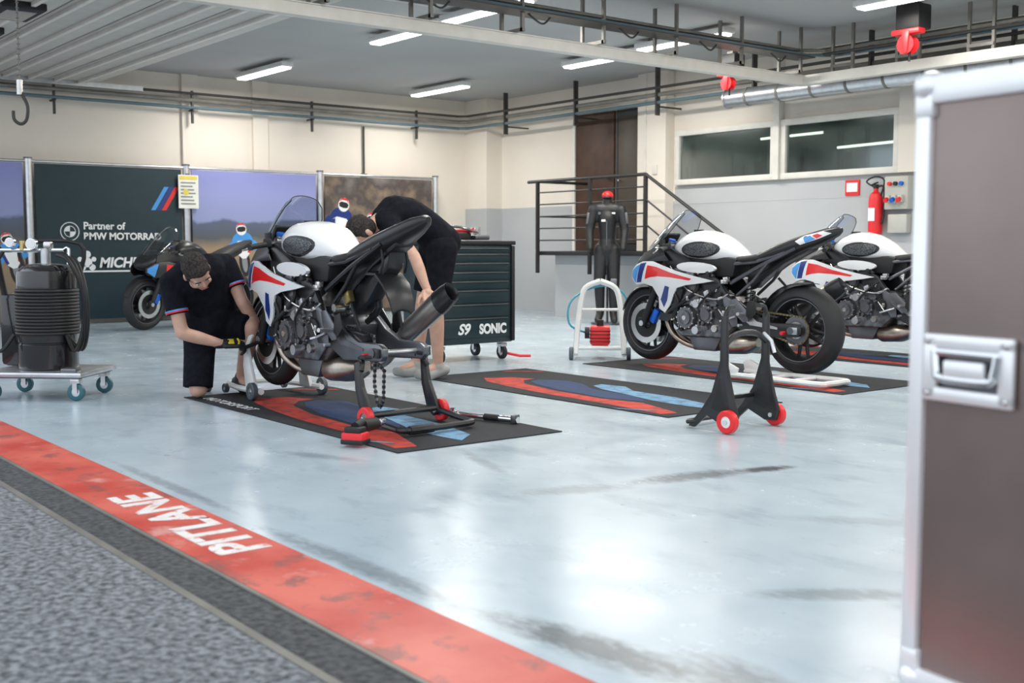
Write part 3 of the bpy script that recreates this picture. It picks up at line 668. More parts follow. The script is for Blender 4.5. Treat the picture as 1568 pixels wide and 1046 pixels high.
    mb.panel(rotell(.82,.885,.155,.048,-.03),ty,GRILLE if pal['grille'] else W,th=.012,off=.006,step=.02)
    mb.panel(rotell(.82,.885,.175,.062,-.03),ty,BLACK if pal['grille'] else W,th=.008,off=.002,step=.02)
    mb.cyl((.97,0,1.02),(.97,0,1.038),.038,MATTE,n=24); mb.loft([sring(x,a,b,c,2.4) for x,a,b,c in ((1.18,.85,.92,.06),(1.10,.88,.98,.085),(1.02,.92,1.015,.09),(.98,.94,1.022,.07))],K)
    sy=lambda x,z:.195-1.6*(z-.755)**2
    mb.panel(rotell(.83,.752,.185,.040,.04),sy,W,th=.025,off=.012,step=.025)
    # seat & tail
    mb.loft([sring(x,a,b,c,2.6) for x,a,b,c in ((.58,.78,.825,.08),(.53,.77,.84,.115),(.45,.77,.845,.14),(.34,.78,.86,.14),(.27,.79,.885,.11))],SEAT)
    TL=[(.42,.765,.82,.10),(.32,.775,.885,.13),(.20,.80,.93,.13),(.08,.84,.97,.115),(-.05,.885,1.005,.095),(-.17,.935,1.035,.07),(-.26,.98,1.045,.04),(-.29,1.005,1.035,.015)]
    mb.loft([sring(x,a,b,c,2.3) for x,a,b,c in TL],K)
    def tly(x,z):
        zb,zt,hw=lerp_tab(TL,x); zc=(zb+zt)/2; hh=(zt-zb)/2; q=min(.97,abs((z-zc)/hh)); return hw*(1-q**2.3)**(1/2.3)
    if pal['tailw']:
        mb.panel([(-.02,.92),(-.16,.965),(-.24,1.0),(-.18,1.015),(-.04,.985),(.02,.945)],tly,W,th=.004,off=.003,step=.02)
        mb.panel([(-.06,.935),(-.13,.96),(-.09,.985),(-.04,.97)],tly,c1,th=.004,off=.005,step=.02); mb.panel([(-.14,.965),(-.18,.985),(-.14,1.0),(-.105,.985)],tly,c3,th=.004,off=.005,step=.02)
    mb.prism([(.44,.78),(.20,.81),(-.08,.92),(-.06,.88),(.16,.78),(.32,.68),(.42,.60),(.46,.65)],-.06,.06,BLACK,.01)
    if not rear:
        rings=[]
        for (x,z,hw) in ((.30,.70,.075),(.20,.76,.08),(.10,.76,.085),(.02,.70,.085),(-.03,.62,.075),(-.04,.55,.06)):
            rings.append([(x,hw*q,z-.02*q*q) for q in (-1,-.5,0,.5,1)]+[(x+.008,hw*q,z-.012-.02*q*q) for q in (1,.5,0,-.5,-1)])
        mb.loft(rings,BLACK)
        mb.prism([(.34,.72),(.10,.80),(.0,.86),(.03,.76),(.12,.70),(.24,.58),(.36,.50),(.44,.52)],-.05,.05,BLACK,.012); mb.tube([(.4,.07,.62),(.3,.1,.52),(.22,.1,.40)],.01,MATTE,k=4)
        mb.tube([(.30,-.03,.72),(.24,-.03,.55),(.36,-.02,.46)],.018,BLACK,k=3)
        mb.box((.37,.09,.60),(.06,.04,.07),GOLD,rot=(0,.4,0),bev=.01); mb.cyl((.42,.1,.54),(.42,.16,.54),.024,STEEL)
        for q in (-1,1): mb.tube([(.05,q*.075,.88),(.03,q*.078,.80),(.06,q*.08,.74)],.008,MATTE,k=3)
    mb.cyl((.50,0,.42),(.47,0,.70),.022,STEEL)
    hel=[(.49+.034*math.cos(t*.9)-.0008*t,.034*math.sin(t*.9),.46+t*.0045) for t in range(46)]
    mb.tube(hel,.006,BLACK,n=6)
    # nose cowl
    NS=[(1.575,.725,.755,.02),(1.55,.705,.79,.07),(1.50,.685,.84,.115),(1.42,.675,.885,.15),(1.32,.70,.925,.168),(1.22,.76,.94,.165)]
    mb.loft([sring(x,a,b,c,2.3) for x,a,b,c in NS],K)
    def ny(x,z):
        zb,zt,hw=lerp_tab(NS,x); zc=(zb+zt)/2; hh=(zt-zb)/2; q=min(.97,abs((z-zc)/hh)); return hw*(1-q**2.3)**(1/2.3)
    mb.panel([(1.555,.75),(1.50,.82),(1.42,.86),(1.35,.86),(1.40,.80),(1.50,.74)],ny,BLACK,th=.004,off=.003,step=.02)
    mb.panel([(1.56,.77),(1.50,.835),(1.42,.875),(1.30,.91),(1.25,.90),(1.32,.872),(1.41,.866),(1.50,.822)],ny,W,th=.004,off=.005,step=.015)
    def fy(x,z):
        b=.232 if x<1.0 else .232*math.sqrt(max(0,1-((x-1.0)/.62)**2.3))
        b-=.16*max(0,.62-z)**1.2; b-=.9*max(0,z-.76)**1.5; b-=.05*max(0,.95-x)
        b+=.012*math.sin((z-.55)*14)
        return max(b,.03)
    FP=[(1.545,.665),(1.54,.72),(1.47,.765),(1.38,.795),(1.26,.795),(1.14,.765),(1.0,.725),(.82,.688),(.64,.655),(.74,.638),(.90,.618),(.985,.595),(1.03,.54),(1.08,.46),(1.14,.40),(1.20,.43),(1.19,.52),(1.24,.60),(1.34,.62),(1.46,.61)]
    mb.panel(FP,fy,W,th=.01,step=.028)
    mb.panel([(1.535,.672),(1.53,.715),(1.46,.755),(1.41,.77),(1.44,.69),(1.46,.62)],fy,c1,th=.002,off=.002,step=.022)
    mb.panel([(1.405,.775),(1.33,.785),(1.36,.70),(1.38,.63),(1.445,.625),(1.43,.69)],fy,c2,th=.002,off=.002,step=.022)
    mb.panel([(1.31,.765),(1.20,.752),(1.05,.712),(.84,.668),(.86,.655),(1.05,.675),(1.18,.68),(1.27,.67),(1.33,.655)],fy,c3,th=.002,off=.002,step=.022)
    mb.panel([(1.17,.50),(1.13,.56),(1.10,.61),(1.06,.60),(1.10,.5),(1.145,.44)],fy,c2,th=.002,off=.002,step=.022)
    mb.panel([(1.24,.795),(1.36,.80),(1.44,.785),(1.40,.86),(1.28,.90),(1.16,.87),(1.10,.80)],lambda x,z:min(fy(x,z)+.004,.2),K,th=.008,step=.028)
    mb.panel([(1.20,.40),(1.14,.39),(1.08,.45),(1.02,.55),(.98,.60),(.94,.58),(.98,.5),(1.03,.40),(1.12,.33),(1.22,.34)],lambda x,z:fy(x,z)-.015,K,th=.008,step=.028)
    rings=[]
    for (x,z,hw,dr,bk) in ((1.47,.862,.10,.03,.05),(1.42,.91,.135,.04,.09),(1.35,.98,.155,.06,.12),(1.27,1.055,.16,.085,.13),(1.19,1.125,.15,.09,.11),(1.12,1.175,.125,.07,.08),(1.08,1.19,.09,.04,.05)):
        r=[]
        for j in range(13):
            a=(-1+j/6)*math.radians(80); r.append((x-bk*(1-math.cos(a)),hw*math.sin(a)/math.sin(math.radians(80)),z-dr*(1-math.cos(a))))
        rings.append(r)
    mb.loft(rings,SCREEN,cap=False,closed=False)
    mb.tube([r[0] for r in rings]+[rings[-1][j] for j in range(1,12)]+[r[12] for r in rings[::-1]],.003,MATTE,n=5)
    return mb
mat_sil=mat('silencer_titanium',(.36,.34,.32),.35,.9,noise=.15)
PALW=dict(main=WHITE,dark=BLACK,s=(LBLUE,DBLUE,RED),fender=BLACK,swing=BLACK,sub=DALU,grille=True,tailw=True)
PALK=dict(main=BLACK,dark=MATTE,s=(LBLUE,BLACK,RED),fender=MATTE,swing=MATTE,sub=MATTE,grille=False,tailw=False)
PAL1=dict(PALW); PAL1['tailw']=False; PAL1['swing']=DALU; PAL1['sub']=BLACK
def place_bike(mb,loc,rz,roll=0.):
    o=mb.obj('motorcycle',loc=loc,ang=38); o.rotation_euler=(roll,0,rz); return o
b1=place_bike(build_bike(PAL1,rear=False),(-5.20,3.33,.07),pi)
mw=build_bike(PALW)
b2=place_bike(mw,(-5.08,6.66,.045),pi+.05)
b3=D.objects.new('motorcycle',b2.data); COL.objects.link(b3); b3.location=(-5.0,8.55,.045); b3.rotation_euler=(0,0,pi+.03)
h=math.atan2(-.93,.37)
b4=place_bike(build_bike(PALK),(-13.45,6.15,.0),h,-.06)

# ------------------------------------------------------------------ stands
def wheelw(mb,c,r,w,m,hub=STEEL,axis='Y'):
    mb.lathe([(r,-w*.35),(r,w*.35),(r*.88,w*.5),(r*.5,w*.5),(r*.5,-w*.5),(r*.88,-w*.5)],c,m,axis,28)
    mb.lathe([(r*.5,-w*.4),(r*.5,w*.4),(r*.12,w*.45),(r*.12,-w*.45)],c,hub,axis,20)
s=MB()
for sy_ in (-1,1):
    y=.22*sy_
    wheelw(s,(-.10,y+.03*sy_,.062),.06,.035,REDP,DALU)
    s.prism([(-.13,.06),(-.08,.03),(-.03,.06),(.02,.20),(.03,.34),(-.01,.35),(-.04,.22)],y-.012,y+.012,STANDB,.004)
    s.tube([(-.02,y,.30),(.0,y-.02*sy_,.345),(.035,y-.035*sy_,.36)],.016,STANDB,k=3)
    s.box((-.02,y-.03*sy_,.37),(.05,.05,.02),MATTE,bev=.004)
    s.cyl((-.10,y-.02*sy_,.062),(-.10,y+.055*sy_,.062),.012,ALU)
    s.tube([(-.09,y,.07),(-.25,y+.02*sy_,.04),(-.36,y+.02*sy_,.03)],.016,STANDB)
s.tube([(-.36,-.24,.03),(-.40,-.20,.03),(-.41,0,.03),(-.40,.20,.03),(-.36,.24,.03)],.017,STANDB,k=4)
s.tube([(-.10,-.22,.075),(-.10,.22,.075)],.017,STANDB); s.tube([(-.40,.05,.03),(-.40,.2,.03)],.024,RUBBER)
s.obj('rear_paddock_stand',loc=(-5.17,3.27,.006),rotz=pi+.08)
s=MB()
for sy_ in (-1,1):
    y=.18*sy_
    wheelw(s,(.02,y+.03*sy_,.062),.06,.04,REDP,PRINTW)
    s.prism([(-.25,.012),(-.21,.008),(-.13,.08),(-.02,.03),(.05,.035),(.065,.09),(.035,.18),(-.005,.34),(-.01,.60),(-.045,.60),(-.05,.36),(-.10,.20),(-.17,.10)],y-.012,y+.012,STANDB,.005)
    s.prism([(-.10,.12),(-.02,.09),(.02,.12),(-.02,.28),(-.05,.28)],y-.014,y+.014,MATTE,.004)
    s.cyl((.02,y-.02*sy_,.062),(.02,y+.06*sy_,.062),.012,ALU)
    s.tube([(-.025,y,.58),(-.025,y-.02*sy_,.635),(-.025,y-.07*sy_,.645)],.012,STANDB,k=3)
s.tube([(-.025,-.18,.45),(-.025,-.08,.50),(-.025,.08,.50),(-.025,.18,.45)],.016,STANDB,k=4); s.tube([(-.1,-.18,.16),(-.1,.18,.16)],.014,STANDB)
s.tube([(-.2,-.18,.04),(-.27,-.16,.03),(-.27,.16,.03),(-.2,.18,.04)],.013,STANDB,k=3)
s.tube([(.0,.12,.5),(.05,.12,.46),(.07,.12,.4)],.01,ALU)
ps2=s.obj('rear_paddock_stand',loc=(-3.88,4.64,.001),rotz=.08)
def frontstand(loc,rz):
    s=MB()
    for q in (-1,1):
        y=.19*q
        s.tube([(.34,y*.9,.05),(.12,y*1.1,.05),(-.22,y*1.1,.055)],.019,STANDW)
        s.prism([(.02,.05),(-.12,.05),(-.05,.20),(.0,.34),(.03,.34),(.05,.2)],y-.012,y+.012,STANDW,.004)
        s.tube([(.01,y,.32),(.01,y*.8,.40),(.01,y*.6,.42)],.016,STANDW,k=3)
        wheelw(s,(-.16,y*1.28,.055),.055,.035,GREYW,ALU); s.cyl((-.16,y*1.05,.055),(-.16,y*1.4,.055),.01,ALU)
        wheelw(s,(.3,y*1.1,.03),.03,.03,GREYW,ALU)
    s.tube([(.34,-.17,.05),(.38,-.1,.05),(.38,.1,.05),(.34,.17,.05)],.019,STANDW,k=3)
    s.obj('front_paddock_stand',loc=loc,rotz=rz)
frontstand((-6.66,3.33,.006),pi); 
s=MB()
s.tube([(-.5,-.12,.03),(.28,-.16,.03),(.36,-.08,.03),(.36,.08,.03),(.28,.16,.03),(-.5,.12,.03)],.02,STANDW,k=4)
for x in (-.3,-.1,.1): s.tube([(x,-.13,.03),(x,.13,.03)],.014,STANDW)
for q in(-1,1): s.prism([(-.5,.01),(-.38,.01),(-.36,.08),(-.46,.12),(-.52,.1)],q*.13-.01,q*.13+.01,STANDW,.004)
s.obj('wheel_lift_frame',loc=(-5.02,6.45,.006),rotz=.03)
s=MB()
for q in (-1,1):
    y=.17*q
    s.tube([(.16,y*1.2,.05),(.10,y*1.15,.2),(.02,y,.45),(0,y*.75,.60),(0,0,.66)],.024,STANDW,k=4)
    s.tube([(.16,y*1.2,.05),(-.12,y*1.2,.05)],.022,STANDW); s.prism([(.16,.03),(-.02,.03),(.02,.26),(.10,.2)],y*1.15-.008,y*1.15+.008,STANDW,.003)
    wheelw(s,(.14,y*1.42,.055),.055,.035,GREYW,ALU); s.cyl((.14,y*1.2,.055),(.14,y*1.5,.055),.01,ALU)
s.tube([(.12,-.2,.1),(.12,.2,.1)],.018,STANDW); s.tube([(.03,-.17,.42),(.03,.17,.42)],.012,STANDW)
s.box((0,0,.2),(.17,.17,.16),REDP,bev=.02); s.box((-.1,0,.13),(.18,.14,.1),REDP,bev=.015); s.cyl((0,-.09,.22),(0,-.13,.22),.05,MATTE); s.cyl((0,.0,.28),(0,0,.33),.03,MATTE)
for i in range(4): s.box((.0,0,.15+.03*i),(.176,.176,.008),MATTE,bev=.002)
s.tube([(0,-.12,.22),(.06,-.26,.3),(.02,-.24,.5),(-.02,.0,.62),(-.04,.2,.55),(-.02,.25,.3),(.1,.2,.08)],.009,mat('blue_hose',(.05,.33,.45),.4),k=6,n=8)
s.obj('air_pump_stand',loc=(-7.17,6.62,.001),rotz=-.75)

# ------------------------------------------------------------------ tools on mat
s=MB(); s.box((0,0,.035),(.115,.08,.06),REDP,bev=.01); s.box((0,0,.02),(.12,.085,.025),MATTE,bev=.006); s.box((0,0,.075),(.09,.07,.03),MATTE,bev=.008)
s.tube([(0,.0,.09),(.0,.05,.10),(-.0,.10,.085)],[.022,.024,.026],MATTE,n=12); s.cyl((0,.06,.085),(0,.21,.075),.034,MATTE,.03); s.cyl((0,.21,.075),(0,.25,.075),.016,STEEL); s.cyl((0,.25,.075),(0,.29,.075),.02,CHROME)
s.obj('cordless_impact_wrench',loc=(-4.70,2.76,.007),rotz=.55)
s=MB(); s.cyl((0,0,.02),(.30,0,.02),.013,CHROME); s.cyl((.30,0,.02),(.42,0,.02),.018,CHROME); s.cyl((-.03,0,.02),(.02,0,.02),.02,STEEL); s.cyl((-.02,0,.0),(-.02,0,.05),.016,CHROME); s.box((.40,0,.025),(.03,.05,.045),DALU,bev=.005); s.cyl((.20,0,.02),(.3,0,.02),.019,MATTE)
s.obj('torque_wrench',loc=(-5.14,3.66,.007),rotz=.3)

# ------------------------------------------------------------------ tool cabinet
CAB=mat('cabinet_green',(.012,.03,.037),.35,noise=.08)
e=empty('tool_cabinet',(-7.85,5.62,0))
s=MB(); s.box((0,0,.56),(.5,.78,.82),CAB,bev=.012); s.box((0,0,.985),(.54,.82,.035),MATTE,bev=.008)
z=.20
for h_ in (.17,.115,.115,.075,.075,.075,.075,.05):
    s.box((.252,0,z+h_/2),(.012,.70,h_-.008),CAB,bev=.003); s.box((.264,0,z+h_-.012),(.012,.66,.007),DALU,bev=.002); z+=h_
for y in (-.39,.39): s.box((.25,y*.985,.56),(.04,.035,.8),MATTE,bev=.008)
for x in (-.19,.19):
    for y in (-.32,.32): wheelw(s,(x,y,.062),.06,.035,RUBBER,ALU); s.box((x,y,.125),(.07,.06,.03),ALU,bev=.004); s.box((x,y+.025,.09),(.03,.006,.07),ALU); s.box((x,y-.025,.09),(.03,.006,.07),ALU)
s.tube([(-.1,.40,.9),(-.1,.46,.9),(.15,.46,.9),(.15,.40,.9)],.012,MATTE); s.tube([(.2,.36,.05),(.3,.43,.03),(.36,.50,.03)],.012,REDP)
s.obj('cabinet_body',e)
text('label_1','SONIC',.11,Matrix(((0,0,1,.261),(1,0,0,.03),(0,1,0,.235),(0,0,0,1))),PRINTW,e,bold=.005,sx=.85)
text('label_2','S9',.12,Matrix(((0,0,1,.261),(1,0,0,-.19),(0,1,0,.235),(0,0,0,1))),PRINTW,e,bold=.004,shear=.3)
s=MB(); s.box((0,-.1,1.04),(.25,.3,.06),MATTE,bev=.01); s.box((.05,.15,1.03),(.2,.15,.04),DALU,bev=.01); s.cyl((-.05,.0,1.08),(.15,.05,1.09),.018,REDP); s.cyl((0,.2,1.05),(0,.2,1.12),.03,STEEL); s.tube([(-.1,-.2,1.08),(.1,-.1,1.12),(.15,.1,1.07)],.012,CHROME,k=4)
s.obj('loose_tools',e)

# ------------------------------------------------------------------ hose tank cart
s=MB()
GLB=mat('drum_black',(.010,.011,.013),.22,coat=.6)
s.box((0,0,.165),(.66,.52,.03),ALU,bev=.008); s.box((0,0,.15),(.62,.48,.02),DALU,bev=.005)
for x in (-.27,.27):
    for y in (-.2,.2):
        wheelw(s,(x,y,.055),.054,.03,TEALW,ALU); s.box((x,y,.125),(.06,.05,.03),ALU,bev=.004)
        for q in (-.022,.022): s.box((x,y+q,.09),(.03,.005,.08),ALU)
s.lathe([(.001,.18),(.17,.18),(.18,.19),(.18,.34),(.175,.345),(.175,.35),(.18,.355),(.18,.42),(.17,.43),(.17,.68),(.18,.69),(.18,.76),(.175,.80),(.135,.835),(.08,.845),(.001,.85)],(0,0,0),GLB,'Z',48,closed=False)
for i in range(14): s.lathe([(.182+.011*math.cos(t*pi/4),.41+i*.0205+.011*math.sin(t*pi/4)) for t in range(8)],(0,0,0),MATTE,'Z',40)
k0=len(s.v)
s.cyl((0,0,.89),(0,0,1.0),.03,ALU); s.tube([(-.30,0,.99),(.12,0,.99)],.014,CHROME); s.tube([(.12,0,.99),(.15,0,1.0),(.15,0,.9)],.012,CHROME,k=3)
s.cyl((-.08,-.03,1.03),(-.08,.0,1.03),.035,CHROME,n=24); s.cyl((-.08,-.035,1.03),(-.08,-.03,1.03),.03,PRINTW,n=24); s.cyl((-.22,-.03,1.04),(-.22,.0,1.04),.03,CHROME,n=24); s.cyl((-.22,-.035,1.04),(-.22,-.03,1.04),.026,PRINTW,n=24)
s.cyl((-.15,0,.99),(-.15,0,1.05),.018,mat('brass',(.6,.45,.2),.3,.9)); s.box((.02,0,1.02),(.05,.05,.05),STEEL,bev=.01); s.tube([(-.2,.1,.88),(-.2,.1,1.03),(.18,.1,1.03),(.18,.1,.85)],.014,MATTE,k=4)
for i in range(k0,len(s.v)): s.v[i].z-=.06
for k in range(3): s.tube([(.10,-.05+.04*k,.90),(.20,-.1+.05*k,.86),(.27+.012*k,-.08,.68),(.26+.015*k,-.06,.45),(.21,-.08+.05*k,.30),(.17,-.1,.40)],.012,MATTE,k=6)
s.tube([(-.28,0,.92),(-.34,-.05,.76),(-.32,-.1,.5),(-.25,-.15,.3),(-.17,-.1,.4)],.012,MATTE,k=6)
s.tube([(-.3,0,.93),(-.38,.1,.93),(-.40,.2,.7),(-.30,.22,.18)],.02,MATTE,k=4)
s.box((-.26,.12,.42),(.15,.2,.46),GLB,bev=.03)
s.box((.24,-.2,.19),(.1,.08,.03),DALU,bev=.008)
s.obj('hose_tank_cart',loc=(-7.52,2.18,0),rotz=.82)

# ------------------------------------------------------------------ race suit on stand
e=empty('race_suit_stand',(-10.30,9.62,0),.75)
LEA=mat('black_leather',(.010,.010,.011),.5,bump=.6,bscale=20)
s=MB()
def cap(mb,p1,r1,p2,r2,m=SKIN):
    mb.ell(p1,r1,m,14); mb.ell(p2,r2,m,14); mb.cyl(p1,p2,r1,m,r2,14)
cap(s,(0,0,1.30),.12,(0,0,1.05),.10,LEA); cap(s,(0,0,1.0),.11,(0,0,.92),.12,LEA); cap(s,(-.11,0,1.4),.085,(.11,0,1.4),.085,LEA); cap(s,(0,.03,1.42),.08,(0,.05,1.3),.1,LEA)
cap(s,(-.17,0,1.40),.07,(-.215,-.03,1.15),.055,LEA); cap(s,(-.215,-.03,1.15),.055,(-.20,-.12,.93),.04,LEA)
cap(s,(.17,0,1.40),.07,(.215,-.03,1.15),.055,LEA); cap(s,(.215,-.03,1.15),.055,(.20,-.12,.93),.04,LEA)
for q in (-1,1): cap(s,(q*.07,0,.92),.095,(q*.09,-.05,.52),.07,LEA); cap(s,(q*.09,-.05,.52),.07,(q*.08,0,.16),.052,LEA); cap(s,(q*.08,.0,.14),.05,(q*.10,-.12,.06),.045,LEA)
cap(s,(0,0,1.45),.065,(0,0,1.52),.06,LEA)
fin_remesh(s,'suit',LEA,.014,2,e)
s=MB(); s.cyl((0,.08,0),(0,.08,1.5),.015,DALU); s.cyl((0,.08,0),(0,.08,.02),.2,DALU,n=24); s.ell((0,0,1.575),(.07,.085,.055),REDP); s.ell((0,-.03,1.55),(.06,.07,.025),MATTE)
s.box((-.04,-.118,1.27),(.05,.01,.025),PRINTW); s.box((.08,-.10,1.36),(.04,.01,.018),PRINTW); s.box((-.09,-.09,1.36),(.03,.01,.03),DALU); s.box((.0,-.118,1.12),(.008,.012,.3),DALU)
for q in (-1,1): s.box((q*.235,-.045,1.3),(.03,.05,.14),DALU,rot=(0,-.12*q,0),bev=.01); s.box((q*.09,-.125,.52),(.08,.03,.1),DALU,bev=.012)
s.obj('stand_and_cap',e)

# ------------------------------------------------------------------ fire extinguisher, electric boxes
s=MB(); x=-7.33
s.lathe([(.001,1.08),(.06,1.08),(.075,1.10),(.075,1.46),(.06,1.52),(.025,1.55),(.025,1.58),(.001,1.58)],(x,YB-.1,0),REDP,'Z',28,closed=False)
s.box((x,YB-.1,1.6),(.05,.04,.05),MATTE,bev=.006); s.box((x,YB-.13,1.63),(.02,.12,.012),MATTE,rot=(.3,0,0)); s.tube([(x+.02,YB-.1,1.6),(x+.1,YB-.1,1.58),(x+.1,YB-.1,1.3),(x+.09,YB-.12,1.2)],.012,MATTE,k=4)
s.tube([(x-.03,YB-.1,1.6),(x-.12,YB-.1,1.66),(x-.02,YB-.08,1.71),(x+.1,YB-.1,1.66),(x+.06,YB-.1,1.5)],.009,MATTE,k=5); s.box((x,YB-.176,1.3),(.08,.004,.14),PRINTW)
s.bx(x-.03,x+.03,YB-.05,YB-.001,1.3,1.4,DALU); s.obj('fire_extinguisher',recenter=True)
s=MB(); s.bx(-7.78,-7.6,YB-.02,YB-.004,1.52,1.69,REDP); s.bx(-7.76,-7.62,YB-.024,YB-.02,1.56,1.66,PRINTW); s.obj('safety_sign',recenter=True)
s=MB(); BXG=mat('switch_box_grey',(.5,.49,.44),.5); s.bx(-7.2,-6.92,YB-.14,YB-.004,1.35,1.70,BXG,.01)
for i in range(3): s.cyl((-7.13+i*.07,YB-.17,1.62),(-7.13+i*.07,YB-.14,1.62),.022,[REDP,MATTE,BLUEA][i])
for i in range(3): s.box((-7.13+i*.075,YB-.17,1.46),(.055,.06,.08),BXG,bev=.01); s.cyl((-7.13+i*.075,YB-.23,1.44),(-7.13+i*.075,YB-.18,1.46),.025,[REDP,BLUEA,REDP][i])
s.bx(-7.18,-6.95,YB-.1,YB-.004,1.1,1.3,BXG,.01); s.obj('electrical_switch_box',recenter=True)

# ------------------------------------------------------------------ flight case
e=empty('flight_case',(-1.25,1.965,-.045),-.145)
CASE=mat('case_brown_film',(.25,.195,.18),.24,.6,noise=.10,nscale=3,spec=.8)
CA=mat('case_aluminium',(.90,.91,.92),.35,.5,noise=.03)
s=MB(); s.bx(.01,1.19,.01,.59,.15,1.30,CASE)
for z,hh in ((.14,.038),(1.262,.050)):
    s.bx(0,1.2,-.002,.03,z,z+hh,CA,.004); s.bx(0,1.2,.57,.602,z,z+hh,CA,.004); s.bx(-.002,.034,0,.6,z,z+hh,CA,.004); s.bx(1.168,1.202,0,.6,z,z+hh,CA,.004)
for x in (0,1.166):
    for y in (-.002,.568): s.bx(x,x+.034,y,y+.034,.14,1.31,CA,.004)
for x in (.018,1.182):
    for y in (.018,.582):
        for z in (.155,1.295): s.ell((x,y,z),.031,CA,20); s.box((x,y,z+(.035 if z<.5 else -.035)),(.044,.044,.05),CA,bev=.008)
for x in (.13,1.07):
    for y in (.13,.47): wheelw(s,(x,y,.1),.054,.035,RUBBER,ALU); s.box((x,y,.14),(.1,.09,.02),ALU,bev=.004); s.box((x,y+.024,.12),(.04,.006,.05),ALU); s.box((x,y-.024,.12),(.04,.006,.05),ALU)
s.obj('case_body',e)
s=MB()
cx,cz=.135,.77
s.box((cx,-.001,cz+.05),(.196,.012,.026),CA,bev=.005); s.box((cx,-.001,cz-.05),(.196,.012,.026),CA,bev=.005)
s.box((cx-.082,-.001,cz),(.032,.012,.12),CA,bev=.005); s.box((cx+.082,-.001,cz),(.032,.012,.12),CA,bev=.005)
s.box((cx,.008,cz),(.14,.004,.08),DALU)
s.tube([(cx-.068,-.008,cz+.03),(cx-.062,-.010,cz-.005),(cx-.05,-.011,cz-.018),(cx+.05,-.011,cz-.018),(cx+.062,-.010,cz-.005),(cx+.068,-.008,cz+.03)],.008,CHROME,k=4,n=10)
s.box((cx,-.008,cz+.030),(.15,.012,.014),CHROME,bev=.004); s.box((cx,-.010,cz+.0),(.09,.014,.034),CA,bev=.006)
for dx in(-.085,.085):
    for dz in(-.05,.05): s.ell((cx+dx,-.008,cz+dz),(.006,.003,.006),STEEL,10)
s.obj('recessed_handle',e)

# ------------------------------------------------------------------ people
def hand(parent,name,wrist,fwd,back,side,m,curl=.6,patch=None,scale=1.):
    y=Vector(fwd).normalized(); z=Vector(back); z=(z-y*z.dot(y)).normalized(); x=y.cross(z)*side
    def P(a,b,c): return Vector(wrist)+(x*a+y*b+z*c)*scale
    s=MB(); r=.0088*scale
    for k in range(5):
        xx=-.033+.0165*k; cap(s,P(xx*.75,.012,0),.016*scale,P(xx,.085,0),.0125*scale,m)
    cap(s,P(0,-.03,0),.026*scale,P(0,.02,0),.026*scale,m)
    for k,(bx_,ln) in enumerate(((.031,.074),(.0105,.083),(-.0105,.077),(-.031,.060))):
        p=Vector((bx_,.088,0)); a=0
        for j,fr in enumerate((.45,.32,.23)):
            a+=curl*(.75 if j==0 else 1.0)+.05*k
            q=p+Vector((bx_*.08,math.cos(a)*ln*fr*1.15,-math.sin(a)*ln*fr*1.15)); cap(s,P(*p),r*(1.12-.1*j),P(*q),r*(1.02-.1*j),m); p=q
    p=Vector((.030,.022,-.004)); 
    for j,dv in enumerate((Vector((.024,.028,-.012)),Vector((.010,.028,-.016)),Vector((-.004,.022,-.014)))):
        q=p+dv; cap(s,P(*p),(.0145-.002*j)*scale,P(*q),(.0125-.002*j)*scale,m); p=q
    o=fin_remesh(s,name,m,.0042,2,parent)
    if patch:
        s=MB(); s.tube([P(-.03,.085,.013),P(-.01,.09,.015),P(.01,.09,.015),P(.03,.085,.013)],.0065,patch,k=3); s.box(P(0,.045,.014),(.05*scale,.035*scale,.012),patch,rot=tuple(Matrix((x,y,z)).transposed().to_euler()),bev=.004)
        s.obj(name+'_panel',parent)
